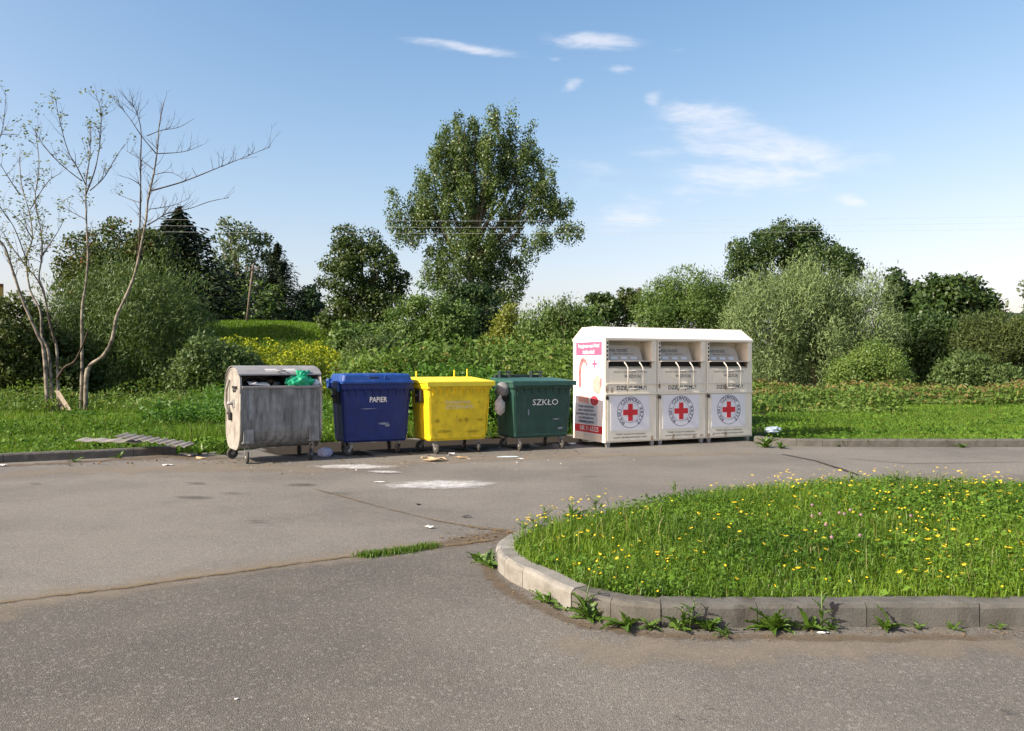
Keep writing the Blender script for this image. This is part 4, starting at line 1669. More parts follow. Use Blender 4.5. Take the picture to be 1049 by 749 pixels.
    m.build('handle', M_HANDLE, root)
    for fx in (.1, CW - .1):
        for fy_ in (.06, CD - .12):
            m = MB()
            m.prism([(fx - .05, .1), (fx + .05, .1), (fx + .03, .0), (fx - .03, .0)], 'y', fy_ - .03, fy_ + .03)
            m.build('foot', M_STEEL, root)
    return root


c1 = clothing_container()
c1['label'] = 'cream clothing container with red cross and printed side panel, beside the green bin'
for k, lab in ((1, 'cream clothing container with red cross, the middle one of three joined'), (2, 'cream clothing container with red cross, at the grass end of the three')):
    c = copy_tree(c1)
    c.location = CM @ Vector((CW * k, 0, 0))
    c['label'] = lab

M_RUSTST = decal_mat('rust_stain', (.20, .085, .035), (.32, .17, .08), 1.5, .8, 16, off=-.05)
for k, root in enumerate([o for o in bpy.data.objects if o.name.startswith('clothing_container')]):
    r3 = random.Random(90 + k)
    for _ in range(5):
        xx = r3.choice([.06, 1.13, r3.uniform(.1, 1.1)])
        zz = r3.choice([.17, .15, r3.uniform(1.12, 1.25)])
        dep = -.0095 if zz < 1.06 else -.0012
        st_ = face_blob(root, xx, zz, r3.uniform(.03, .09), r3.uniform(.03, .12), M_RUSTST, lambda z: dep + .0145 - .0015, 'rust_stain')


# print on the end wall of the first container (faces -X)
sx_ = .012


def side_plate(name, poly, t, material, parent):
    m = MB()
    m.prism(poly, 'x', sx_ - t, sx_ - t + .0022)
    return m.build(name, material, parent)


def ell(cy, cz, ry, rz_, n=20, a0=0, a1=360):
    return [(cy + ry * math.cos(R(a0 + (a1 - a0) * k / n)), cz + rz_ * math.sin(R(a0 + (a1 - a0) * k / n))) for k in range(n + (0 if a1 - a0 == 360 else 1))]


M_GLOSS = mat('white_gloss_poster', (.86, .86, .85), .35, var=.015)
sp_ = side_plate('side_poster', [(.015, .24), (1.285, .24), (1.285, 2.17), (.015, 2.17)], .003, M_GLOSS, c1)
bn = side_plate('banner', [(.12, 1.86), (1.17, 1.86), (1.17, 2.135), (.12, 2.135)], .006, M_REDPINK, sp_)
m = MB()
letter(m, 'Pomagaj razem z nami. Wrzuć', .105, .645, 2.055, sx_ - .0075, bold=.02, side=True, sx=.66)
letter(m, 'zbędną odzież!', .105, .645, 1.93, sx_ - .0075, bold=.02, side=True, sx=.72)
m.build('lettering', M_WHITE, sp_)
side_plate('printed_cross', [(.405 - .026, 1.60), (.405 + .026, 1.60), (.405 + .026, 1.66), (.405 + .095, 1.66), (.405 + .095, 1.71), (.405 + .026, 1.71), (.405 + .026, 1.77), (.405 - .026, 1.77), (.405 - .026, 1.71), (.405 - .095, 1.71), (.405 - .095, 1.66), (.405 - .026, 1.66)], .006, M_REDPINK, sp_)
# woman with long auburn hair
side_plate('printed_hair', [(.98, 1.15), (1.06, 1.22), (1.07, 1.45), (1.04, 1.66), (.97, 1.78), (.86, 1.82), (.76, 1.78), (.69, 1.68), (.68, 1.56), (.72, 1.62), (.78, 1.70), (.86, 1.72), (.93, 1.62), (.96, 1.45), (.95, 1.28)], .0052, M_HAIR, sp_)
M_SKINP = mat('pale_skin_print', (.74, .58, .49), .5, var=.04)
side_plate('printed_face', ell(.83, 1.56, .115, .17), .0045, M_SKINP, sp_)
m = MB()
for cy in (.79, .87):
    m.prism(ell(cy, 1.58, .018, .008, 8), 'x', sx_ - .0065, sx_ - .005)
m.prism(ell(.81, 1.475, .03, .01, 8), 'x', sx_ - .0065, sx_ - .005)
m.build('printed_features', M_HAIR, sp_)
M_ROSE = mat('rose_print', (.66, .36, .31), .5, var=.1, vscale=12)
side_plate('printed_face', [(.18, 1.08), (.34, 1.06), (.47, 1.14), (.49, 1.3), (.42, 1.42), (.28, 1.46), (.17, 1.40), (.13, 1.24)], .0045, M_ROSE, sp_)
side_plate('printed_hair', [(.13, 1.20), (.19, 1.22), (.21, 1.30), (.16, 1.42), (.12, 1.38)], .0056, M_HAIR, sp_)
M_SHIRT = mat('shirt_print', (.66, .66, .74), .5, var=.06, vscale=10)
side_plate('printed_shirt', [(.55, .98), (1.2, .98), (1.22, 1.12), (1.08, 1.26), (.9, 1.3), (.72, 1.27), (.58, 1.14)], .0038, M_SHIRT, sp_)
m = MB()
m.prism([(.88, 1.24), (.895, 1.24), (.94, 1.02), (.92, 1.02)], 'x', sx_ - .006, sx_ - .004)
m.build('printed_lanyard', M_NAVY, sp_)
M_REDP = mat('dark_red_print', (.48, .05, .075), .5, var=.3, vscale=10)
side_plate('printed_bag', ell(.42, .93, .16, .10), .0052, M_REDP, sp_)
side_plate('printed_bag', [(.62, .86), (1.04, .88), (1.1, .98), (.95, 1.02), (.64, 1.0)], .0052, M_ROSE, sp_)
side_plate('text_panel', [(.30, .44), (1.24, .44), (1.24, .86), (.30, .86)], .0045, M_BLUETINT, sp_)
m = MB()
for i, s in enumerate(('Przekaż odzież używaną', 'obuwie i tekstylia domowe', 'aby wesprzeć osoby w potrzebie', 'oraz działania pomocowe', 'Dziękujemy za pomoc!')):
    letter(m, s, .075 if i < 4 else .085, .75, .80 - .078 * i, sx_ - .0075, side=True, sx=.8, bold=.006 if i < 4 else .02)
m.build('lettering', M_NAVY, sp_)
side_plate('red_band', [(.10, .265), (1.22, .265), (1.22, .42), (.10, .42)], .0065, M_RED, sp_)
m = MB()
letter(m, 'NR 11 63325', .14, .62, .343, sx_ - .0085, side=True, sx=1.0, bold=.02)
m.build('lettering', M_WHITE, sp_)


# ------------------------------------------------------------------ background trees and bushes
def T(name, label, cat, Y, bx, lobes_px, leafm, n, per=12, cl=.5, L=.3, W_=.18, depth=.85, group=None, r0=.2, yj=.5, **kw):
    """thing at depth Y whose crown lobes are given as (px, py, rx, ry) outlines"""
    X = (bx - CX) / FPX * Y
    base = Vector((X, Y, TZ(X, Y)))
    lb = []
    for (px, py, rx, ry) in lobes_px:
        c_ = Q(px, py, Y) - base
        k = Y / FPX
        rd = (rx + ry) / 2 * k * depth
        c_.y += random.uniform(-1, 1) * rd * yj
        lb.append(((c_.x, c_.y, c_.z), (rx * k, rd, ry * k)))
    zmin = kw.pop('zmin', None)
    return tree(name, label, cat, base, lb, leafm, n, per, cl, L, W_, r0, group, zmin=zmin if zmin is not None else .15, **kw)


M_POPLAR = leaf_mat('poplar_leaf', (0.0369, 0.0756, 0.0189), (0.1422, 0.2025, 0.0567), .28, .4, .4)
M_OAK = leaf_mat('oak_leaf', (0.0240, 0.0559, 0.0130), (0.0677, 0.1144, 0.0260), .25, .45, .35)
M_OAKL = leaf_mat('sunny_oak_leaf', (0.0269, 0.0560, 0.0120), (0.0924, 0.1300, 0.0300), .28, .45, .35)
M_DARK = leaf_mat('dark_leaf', (0.0147, 0.0375, 0.0125), (0.0441, 0.0825, 0.0225), .22, .5, .3)
M_MAPLE = leaf_mat('maple_leaf', (0.0356, 0.0624, 0.0156), (0.1030, 0.1326, 0.0281), .25, .5, .3, c2=(.25, .07, .015), c2_amt=.025)
M_WILLOW = leaf_mat('willow_leaf', (.075, .125, .045), (.25, .33, .135), .25, .5, .3)
M_WILLOW2 = leaf_mat('olive_willow_leaf', (0.0478, 0.0894, 0.0243), (0.1296, 0.1950, 0.0569), .25, .5, .3)
M_BUSH = leaf_mat('bush_leaf', (0.0511, 0.1057, 0.0224), (0.1480, 0.2323, 0.0561), .28, .5, .3)
M_BRIGHT = leaf_mat('bright_bush_leaf', (0.0756, 0.1440, 0.0264), (0.1915, 0.2760, 0.0660), .3, .5, .3)
M_YBUSH = leaf_mat('yellowing_leaf', (.085, .115, .016), (.23, .26, .04), .3, .5, .3)
M_PALE = leaf_mat('pale_leaf', (0.0483, 0.0782, 0.0322), (0.1352, 0.1898, 0.0862), .25, .5, .3)
M_SPRUCE = leaf_mat('spruce_needles', (0.0108, 0.0228, 0.0108), (0.0336, 0.0516, 0.0216), .08, .6, .2)
M_BROWNB = leaf_mat('brownish_bush_leaf', (0.0380, 0.0618, 0.0172), (0.1095, 0.1407, 0.0412), .25, .5, .2)

T('poplar_tree', 'tallest tree, a broad poplar with upright plumes, behind the yellow and green bins', 'tree', 66, 487,
  [(450, 182, 7, 32), (455, 150, 4, 18), (463, 178, 6, 30), (470, 160, 6, 34), (469, 134, 3.5, 12), (484, 162, 6, 36), (486, 132, 3, 12), (497, 178, 5, 36), (504, 156, 6, 34), (505, 130, 3, 12), (518, 168, 5, 34), (524, 138, 3, 16), (535, 178, 6, 34), (543, 148, 3.5, 18), (551, 188, 4, 22), (561, 198, 5, 22), (566, 178, 2.5, 10),
   (433, 206, 6, 26), (440, 210, 6, 22), (438, 228, 16, 10), (402, 215, 6, 12), (411, 232, 10, 6), (414, 246, 10, 4), (423, 212, 6, 9), (574, 217, 14, 6), (552, 225, 12, 7), (583, 241, 13, 4),
   (553, 250, 15, 6), (536, 268, 12, 8), (466, 245, 20, 14), (516, 240, 18, 17), (450, 268, 15, 9), (502, 292, 14, 13), (521, 302, 12, 10), (466, 292, 20, 14), (486, 264, 22, 18), (448, 284, 14, 10), (532, 284, 10, 10), (500, 275, 24, 14), (472, 312, 20, 12), (505, 315, 18, 12), (592, 245, 6, 3), (430, 247, 12, 6), (478, 212, 6, 28), (492, 216, 7, 24), (462, 216, 7, 22), (510, 209, 7, 25), (528, 216, 7, 18), (544, 210, 6, 16)],
  M_POPLAR, 4500, 20, .30, .18, .135, r0=.34, limb_n=20, upward=.6, cl_flat=1.35, depth=.8, yj=.9)
T('oak_tree', 'rounded dark green tree standing left of the tall poplar', 'tree', 55, 372,
  [(368, 257, 20, 15), (350, 268, 13, 12), (392, 272, 14, 11), (352, 290, 18, 14), (388, 292, 20, 15), (406, 289, 8, 9), (372, 312, 28, 16), (347, 326, 14, 14), (398, 318, 16, 14), (372, 335, 30, 16), (360, 246, 9, 7), (380, 248, 8, 8)],
  M_OAKL, 800, 34, .42, .19, .14, r0=.2, limb_n=8, yj=.9)
T('maple_tree', 'round topped tree with a few orange leaves behind the leafless tree', 'tree', 50, 118,
  [(122, 252, 30, 22), (95, 268, 24, 22), (148, 260, 20, 22), (80, 290, 20, 24), (120, 300, 45, 40)], M_MAPLE, 1000, 30, .46, .19, .14, r0=.25, limb_n=5)
T('pale_tree', 'thin pale green deciduous tree between the two spruces', 'tree', 78, 246,
  [(245, 249, 18, 13), (230, 264, 11, 16), (262, 258, 11, 16), (245, 282, 22, 18), (252, 306, 22, 22), (236, 240, 8, 7), (262, 243, 7, 8), (225, 248, 5, 6)], M_PALE, 520, 13, .42, .32, .2, r0=.2, limb_n=8, upward=.3, yj=.9)
T('small_dark_tree', 'small dark upright tree right of the slender spruce', 'tree', 80, 318, [(318, 314, 11, 16), (321, 298, 7, 10), (311, 328, 11, 12), (326, 325, 9, 14)], M_DARK, 420, 13, .36, .3, .2, r0=.15, limb_n=4)
T('bush', 'dark green bush behind the grassy mound below the spruces', 'bush', 73, 250, [(222, 318, 26, 28), (262, 316, 26, 26), (288, 326, 22, 14), (240, 340, 40, 25), (200, 330, 25, 30)], M_BUSH, 900, 13, .5, .36, .2, trunk=False)
T('bush', 'rounded green bush left of the poplar foot', 'bush', 46, 437, [(437, 316, 19, 24), (458, 332, 22, 24), (418, 338, 19, 20), (430, 355, 30, 22), (404, 352, 18, 16)], M_BUSH, 800, 30, .36, .17, .1, trunk=False)
T('bush', 'dark shaded bush at the foot of the poplar', 'bush', 58, 487, [(487, 325, 24, 30), (470, 345, 20, 22), (506, 345, 18, 20)], M_DARK, 900, 13, .4, .28, .18, trunk=False)
T('bush', 'dense green bush under the rounded dark tree', 'bush', 47, 358, [(355, 348, 16, 14), (376, 352, 24, 16), (396, 352, 16, 14), (370, 362, 26, 12)], M_BUSH, 1000, 14, .3, .22, .13, trunk=False)
T('yellow_bush', 'yellowing upright bush right of the poplar foot', 'bush', 42, 521, [(519, 336, 11, 17), (526, 352, 17, 18), (514, 356, 14, 16)], M_YBUSH, 620, 14, .26, .18, .08, trunk=False, upward=.5)
T('willow_shrub', 'loose willow shrub behind the first clothing container', 'bush', 41, 570, [(556, 340, 20, 18), (580, 336, 18, 18), (598, 342, 16, 18), (545, 354, 20, 14), (575, 356, 30, 18)], M_BUSH, 1300, 14, .28, .20, .065, trunk=False, upward=.7)
T('sapling', 'thin sapling with sparse leaves rising from the willow shrub', 'tree', 40, 577, [(577, 305, 5, 8), (574, 318, 7, 8), (581, 322, 6, 8)], M_PALE, 60, 6, .2, .16, .06, r0=.035, limb_n=3, upward=.6)
T('far_tree', 'far open crowned tree seen over the clothing containers, left of the dark mast', 'tree', 120, 616, [(616, 312, 12, 10), (606, 322, 9, 9), (626, 318, 8, 12), (614, 328, 14, 10)], M_OAK, 330, 12, .55, .5, .34, r0=.25, limb_n=3)
T('far_tree', 'far narrow tree right behind the dark mast', 'tree', 122, 642, [(643, 309, 9, 9), (641, 322, 7, 14), (650, 320, 6, 10)], M_BROWNB, 260, 12, .5, .5, .34, r0=.25, limb_n=3)
T('bush', 'bushy light green willow behind the right clothing container', 'bush', 52, 705, [(702, 298, 25, 18), (678, 316, 22, 18), (725, 316, 28, 19), (746, 304, 14, 12), (700, 332, 45, 20), (668, 326, 14, 14), (742, 326, 26, 18)], M_BUSH, 1100, 34, .44, .22, .07, r0=.15, limb_n=4, upward=.4)
T('ash_tree', 'dark tree towering behind the silvery willow', 'tree', 76, 812, [(773, 262, 22, 22), (803, 250, 22, 17), (838, 256, 20, 17), (863, 268, 18, 12), (768, 284, 20, 16), (830, 282, 40, 25), (790, 240, 14, 10), (822, 246, 12, 13), (876, 276, 8, 6)], M_OAK, 800, 34, .55, .24, .18, r0=.3, limb_n=6, yj=.9)
T('willow_bush', 'large silvery green willow bush right of the clothing containers', 'bush', 45, 835,
  [(800, 322, 38, 26), (840, 312, 36, 20), (780, 345, 33, 43), (830, 350, 52, 48), (880, 324, 30, 18), (896, 345, 25, 33), (850, 380, 60, 24), (778, 382, 24, 22), (812, 298, 14, 12), (862, 304, 14, 10), (788, 302, 12, 12), (838, 296, 10, 10), (895, 315, 12, 10), (765, 330, 12, 20), (760, 360, 14, 28), (820, 330, 30, 28), (865, 345, 24, 28)],
  M_WILLOW, 1500, 52, .50, .25, .046, r0=.2, limb_n=6, upward=.65, cl_flat=1.3)
T('bush', 'bright yellow-green bush at the foot of the silvery willow', 'bush', 41, 893, [(893, 382, 30, 20), (870, 390, 18, 16), (916, 390, 18, 16), (900, 372, 14, 12)], M_BRIGHT, 550, 34, .32, .15, .06, trunk=False, upward=.5)
T('alder_tree', 'slim ragged dark tree right of the silvery willow', 'tree', 60, 921, [(922, 292, 8, 12), (917, 308, 10, 12), (928, 306, 7, 10), (920, 326, 14, 16)], M_DARK, 420, 12, .34, .3, .2, r0=.14, limb_n=4, upward=.3)
T('thicket_tree', 'broad dark green tree near the right edge behind the thicket', 'tree', 57, 975, [(975, 306, 26, 17), (958, 298, 16, 10), (1000, 314, 20, 13), (945, 330, 22, 22), (985, 335, 40, 25), (988, 296, 12, 9)], M_OAK, 1300, 14, .42, .3, .22, r0=.2, limb_n=5)
T('thicket_bush', 'dark thicket bush right of the bright yellow-green bush', 'bush', 49, 958, [(946, 352, 20, 25), (965, 362, 30, 35), (928, 350, 16, 22), (950, 392, 30, 16)], M_OAK, 900, 30, .42, .2, .11, trunk=False)
T('thicket_bush', 'olive brown arching bush at the right edge of the meadow', 'bush', 47, 1020, [(1000, 362, 24, 28), (1032, 368, 25, 28), (1018, 345, 35, 18), (1054, 352, 25, 24), (1060, 385, 25, 20)], M_BROWNB, 1100, 34, .42, .2, .065, trunk=False, upward=.2)
T('thicket_bush', 'low grey green bush in front of the right thicket', 'bush', 43, 1002, [(993, 386, 22, 20), (1022, 392, 22, 14), (975, 394, 16, 12)], M_WILLOW2, 800, 14, .28, .2, .08, trunk=False, upward=.4)
T('edge_tree', 'pale tree just entering the picture at the right edge', 'tree', 82, 1066, [(1062, 300, 12, 10), (1072, 318, 18, 14), (1058, 330, 14, 10)], M_PALE, 260, 12, .5, .36, .2, r0=.2, limb_n=3)
T('willow_bush', 'large olive willow bush behind the leafless tree on the left', 'bush', 34, 140,
  [(120, 314, 32, 32), (165, 326, 32, 43), (85, 344, 30, 43), (140, 350, 50, 48), (188, 352, 26, 43), (72, 372, 35, 38), (150, 388, 60, 22), (108, 292, 14, 12), (160, 290, 14, 12), (130, 344, 22, 18), (175, 335, 20, 22), (100, 360, 24, 22)], M_WILLOW2, 1500, 50, .42, .2, .04, r0=.12, limb_n=5, upward=.5, cl_flat=1.2)
T('bush', 'dark shaded bush at the left edge beside the multi-stemmed tree', 'bush', 31, 20, [(15, 350, 34, 42), (45, 372, 28, 34), (8, 390, 40, 25), (60, 396, 22, 20), (-30, 360, 40, 45)], M_BROWNB, 2600, 14, .24, .18, .09, trunk=False)
T('bush', 'low dark green bush behind the galvanised bin', 'bush', 31, 225, [(212, 372, 22, 22), (238, 378, 20, 18), (200, 390, 25, 20), (232, 392, 36, 18)], M_WILLOW2, 1800, 14, .22, .17, .075, trunk=False, upward=.3)
T('bush', 'pale weedy bush behind the blue bin', 'bush', 30, 375, [(375, 364, 18, 11), (396, 364, 20, 13), (386, 378, 30, 16)], M_WILLOW2, 1200, 14, .2, .16, .06, trunk=False, upward=.5)
T('bush', 'fresh green bush behind the yellow bin', 'bush', 28, 455, [(440, 372, 24, 14), (468, 374, 24, 12), (455, 384, 36, 14)], M_BUSH, 1100, 14, .2, .15, .08, trunk=False)


def spruce(label, Y, apex, base_py, half_w, n_lv, leafm, droop=.25, rag=.25, name='spruce_tree'):
    bx, ay = apex
    X = (bx - CX) / FPX * Y
    zb = TZ(X, Y)
    k = Y / FPX
    H = CAM_H + (HY - ay) * k - zb
    Rm = half_w * k
    root = empty(name, (X, Y, zb), label, 'tree')
    mb = MB()
    trunk_tube(mb, Vector((0, 0, -.2)), Vector((0, 0, H)), .02 * H + .05, .02, bend=.03)
    mb.build('trunk', M_BARK, root, fix=False)
    Ps, As, Ls, Ts = [], [], [], []
    z = H * .06
    for lv in range(n_lv):
        z = H * (.06 + .93 * (lv + rng.random() * .5) / n_lv)
        ln0 = Rm * (1 - z / H) ** .92 + .06
        for b_ in range(7):
            a = rng.random() * 2 * math.pi
            ln = ln0 * rng.uniform(1 - rag * 1.7, 1 + rag * .9)
            m_ = max(5, int(ln / (.05 * Rm + .05)))
            for s in np.linspace(.12, 1, m_):
                r = ln * s
                zz = z - droop * ln * s + droop * 1.1 * ln * s ** 2.4 + .12 * ln
                p = np.array([math.cos(a) * r, math.sin(a) * r, zz])
                for q in range(10):
                    w = (1 - s * .6) * ln * .22
                    Ps.append(p + rng.normal(size=3) * np.array([w, w, .05 * Rm + .04]))
                    As.append([math.cos(a) + rng.normal() * .7, math.sin(a) + rng.normal() * .7, -.35 + rng.normal() * .3])
                    Ls.append(.055 * Rm + .12)
                    Ts.append(rng.random())
    V, F = leaf_quads(np.array(Ps), np.array(As), np.array(Ls) * rng.uniform(.7, 1.3, len(Ls)), np.array(Ls) * .35, rng.normal(size=(len(Ps), 3)) * .5 + np.array([0, 0, .8]))
    link('crown', fast_mesh('crown', V, F, {'tint': np.array(Ts)}), leafm, root)


spruce('broad ragged dark spruce behind the olive willow', 62, (183, 221), 400, 92, 40, M_SPRUCE, .3, .4)
spruce('slender dark spruce behind the grassy mound', 74, (284, 251), 345, 42, 32, M_SPRUCE, .25, .28)
spruce('small narrow spruce inside the thin pale tree', 80, (242, 262), 345, 18, 24, M_SPRUCE, .2, .3)

# far line of woodland closing the horizon
x = rng.uniform(-190, 210, 9000)
y = rng.uniform(150, 190, 9000)
hh = 5.0 + 3.5 * patch(x, y, .05) + 1.5 * patch(x, y, .3)
Pp = np.stack([x, y, rng.random(9000) ** .8 * hh], 1)
V, F = leaf_quads(Pp, rng.normal(size=(9000, 3)), rng.uniform(.9, 1.7, 9000), rng.uniform(.6, 1.2, 9000))
tag(link('far_wood', fast_mesh('far_wood', V, F, {'tint': rng.random(9000)}), M_OAK), kind='stuff')


# ------------------------------------------------------------------ the two thin trees on the left
def twigs_of(mb, pts, r0, ends, dens=1.3, ln=.8, depth=2, t0=.35, rnd=random):
    """side shoots along a branch; collects the tips"""
    acc = sum((b - a).length for a, b in zip(pts, pts[1:]))
    n = max(1, int(acc * dens))
    for _ in range(n):
        t = rnd.uniform(t0, 1.0)
        i = min(len(pts) - 2, int(t * (len(pts) - 1)))
        p = pts[i].lerp(pts[i + 1], t * (len(pts) - 1) - i)
        d = (pts[i + 1] - pts[i]).normalized()
        s = Vector((rnd.uniform(-1, 1), rnd.uniform(-1, 1), rnd.uniform(-.3, 1))).normalized()
        dd = (d * .65 + s * .75 + Vector((0, 0, .15))).normalized()
        l_ = ln * rnd.uniform(.4, 1.15)
        q = [p]
        cur = p
        for k in range(4):
            dd = (dd + Vector((rnd.uniform(-.25, .25), rnd.uniform(-.25, .25), rnd.uniform(-.12, .24)))).normalized()
            cur = cur + dd * l_ / 4
            q.append(cur)
        rr = r0 * (1 - t * .55) * .5
        mb.tube(q, [rr, rr * .8, rr * .6, rr * .45, rr * .25], 4)
        ends.append((q[-1], q[-1] - q[-2]))
        ends.append((q[2], q[2] - q[1]))
        if depth > 1:
            twigs_of(mb, q, rr * 1.5, ends, 3.6, ln * .55, depth - 1, .2, rnd)


def smooth_path(pp, Y0, wob, sub=5):
    pts = []
    yy = Y0
    raw = []
    for i, (a, b) in enumerate(pp):
        yy = Y0 + wob * i / max(1, len(pp) - 1)
        raw.append(Q(a, b, yy))
    n = len(raw)
    for i in range(n - 1):
        p0, p1, p2, p3 = raw[max(0, i - 1)], raw[i], raw[i + 1], raw[min(n - 1, i + 2)]
        for k in range(sub):
            t = k / sub
            pts.append(.5 * ((2 * p1) + (p2 - p0) * t + (2 * p0 - 5 * p1 + 4 * p2 - p3) * t * t + (3 * p1 - 3 * p2 + p3 - p0) * t ** 3))
    pts.append(raw[-1])
    return pts


def thin_tree(label, Y, base_px, stems, branches, leafm, leaf_frac, seed, leaf_side=None, dens=1.2, tln=.75):
    rnd = random.Random(seed)
    b0 = P(base_px[0], base_px[1])
    X = (base_px[0] - CX) / FPX * Y
    base = Vector((X, Y, TZ(X, Y)))
    root = empty('thin_tree', base, label, 'tree')
    ends = []
    tw = MB()
    for (pp, r0, r1, wob, leafy) in stems + branches:
        isb = (pp, r0, r1, wob, leafy) in branches
        pts = smooth_path(pp, Y, wob)
        pts = [p - base for p in pts]
        if not isb:
            pts[0].z = min(pts[0].z, -.05)
        n = len(pts)
        rs = [.85 * (r0 + (r1 - r0) * (i / (n - 1)) ** .8) for i in range(n)]
        mb = MB()
        mb.tube(pts, [q * rnd.uniform(.85, 1.15) for q in rs], 7)
        mb.build('branch' if isb else 'stem', M_BARE if r0 > .05 else M_TWIG, root, fix=False)
        e = []
        hi = [p for p in pts if p.z > 2.8]
        if len(hi) > 2:
            twigs_of(tw, hi, max(.018, min(.028, r0)), e, dens * 3.2, tln * 1.1, 2, .2 if isb else .3, rnd)
        ends += [(p, d, leafy) for p, d in e]
    tw.build('twigs', M_TWIG, root, fix=False)['kind'] = 'stuff'
    Ps, As = [], []
    for p, d, lf in ends:
        if rnd.random() < lf * leaf_frac:
            for _ in range(rnd.randint(3, 8)):
                Ps.append([p.x + rnd.gauss(0, .09), p.y + rnd.gauss(0, .09), p.z + rnd.gauss(0, .06)])
                As.append([rnd.gauss(0, 1), rnd.gauss(0, 1), rnd.gauss(-.2, .5)])
    if Ps:
        V, F = leaf_quads(np.array(Ps), np.array(As), rng.uniform(.08, .15, len(Ps)), rng.uniform(.035, .06, len(Ps)), rng.normal(size=(len(Ps), 3)) + np.array([0, 0, .6]))
        link('leaves', fast_mesh('leaves', V, F, {'tint': rng.random(len(Ps))}), leafm, root)['kind'] = 'stuff'
    return root


M_SPARSE = leaf_mat('sparse_leaf', (.07, .10, .025), (.21, .23, .06), .35, .5, .3)
TA = 26.4
thin_tree('multi-stemmed thin tree with sparse pale leaves at the left edge', TA, (54, 418),
          [([(49, 419), (45, 360), (38.5, 343), (24, 310), (14, 281), (5, 254), (-3, 243), (-14, 215)], .075, .03, -.6, .6),
           ([(54, 419), (50, 363), (43, 346), (41, 319), (31, 298), (27, 266), (33, 245), (30, 218), (22, 190), (20, 160)], .06, .014, .8, 1),
           ([(60, 419), (59, 390), (57.7, 355), (52, 337), (45, 300), (40, 285), (43, 262), (42, 238), (36, 205), (40, 170), (36, 132)], .06, .012, 1.2, 1)],
          [([(59, 388), (66, 377), (76, 371), (83, 358), (90, 340)], .05, .03, -1.0, 0),
           ([(56, 352), (48, 315), (40, 290), (18, 262), (4, 240)], .034, .012, .6, .8),
           ([(27, 266), (15, 235), (4, 218), (-6, 205)], .024, .01, -.5, 1),
           ([(31, 215), (48, 188), (62, 178)], .02, .008, .7, 1),
           ([(20, 200), (6, 178), (0, 168)], .02, .008, -.7, 1),
           ([(-6, 160), (3, 130), (6, 100)], .02, .008, 0, .8),
           ([(-10, 142), (4, 138), (20, 139)], .018, .007, 0, .8),
           ([(43, 262), (58, 240), (66, 225)], .02, .008, .4, 1),
           ([(33, 245), (22, 228), (6, 214)], .02, .008, -.4, 1)], M_SPARSE, .36, 5)
thin_tree('crooked nearly leafless tree with a long branch reaching right', TA - .3, (86, 413),
          [([(83, 414), (84, 370), (84, 319), (87.7, 293), (90, 264), (88.5, 226), (88, 190), (92, 160), (92, 132)], .065, .014, .5, .8),
           ([(88, 414), (90, 379), (106, 365), (115, 348), (120, 324), (132, 298), (139, 278), (144, 255), (149.5, 226), (152, 203), (157, 181), (161, 156), (163, 130), (168, 105)], .09, .014, -.6, 0)],
          [([(88, 190), (78, 170), (70, 156), (62, 128), (57, 103)], .026, .008, -.6, .8),
           ([(88, 200), (98, 172), (103, 140), (103, 113), (98, 98)], .026, .008, .6, .8),
           ([(92, 196), (106, 183), (118, 163), (128, 148)], .024, .008, .3, .8),
           ([(84, 186), (66, 172), (48, 154), (34, 132)], .024, .008, -.3, .8),
           ([(89, 226), (74, 218), (62, 212)], .018, .008, .3, .8),
           ([(139, 278), (142.5, 250), (144, 199), (144, 169), (144.5, 135), (140, 116), (135, 106)], .04, .008, -.9, 0),
           ([(151, 231), (160, 226), (172, 219), (195, 214), (215, 207), (235, 203)], .028, .008, .4, 0),
           ([(155, 196), (188, 186.5), (222, 173), (247, 163), (277, 151)], .032, .007, -.4, 0),
           ([(160, 158), (188, 156), (207, 149)], .02, .007, .5, 0),
           ([(160, 158), (145, 140), (133, 122), (120, 106)], .024, .007, -.5, 0),
           ([(150, 140), (166, 134), (183, 131), (199, 122)], .018, .006, .3, 0),
           ([(156, 180), (174, 177), (188, 184)], .017, .006, -.3, 0),
           ([(152, 215), (177, 211), (195, 203)], .018, .006, .6, 0),
           ([(157, 174), (143, 163), (129, 155)], .018, .006, .3, 0),
           ([(144, 190), (134, 184), (124, 181)], .017, .006, -.3, 0),
           ([(143, 208), (131, 204), (120, 199)], .017, .006, .3, .2)], M_SPARSE, .32, 8, dens=1.5, tln=.6)

# boards leaning on the stems
for i, (a, b, w, lab) in enumerate((((58.5, 401), (71, 421), .16, 'palest of the old boards leaning on the multi-stemmed tree'), ((60, 404), (64, 421), .11, 'narrow grey board leaning on the multi-stemmed tree'))):
    p1, p0 = Q(*a, TA - .25), Q(*b, TA - .75)
    d = (p1 - p0)
    s = Vector((1, 0, 0))
    n_ = d.cross(s).normalized()
    m = MB()
    for k in range(2):
        pass
    vs = []
    for q in (Vector(), d):
        for u_, t_ in ((-w / 2, -.014), (w / 2, -.014), (w / 2, .014), (-w / 2, .014)):
            vs.append(q + s * u_ + n_ * t_)
    m.add(vs, [(0, 1, 2, 3), (7, 6, 5, 4), (0, 4, 5, 1), (1, 5, 6, 2), (2, 6, 7, 3), (3, 7, 4, 0)])
    o = m.build('board', M_WOOD if i == 0 else M_TWIG)
    o.location = p0
    tag(o, lab, 'board')

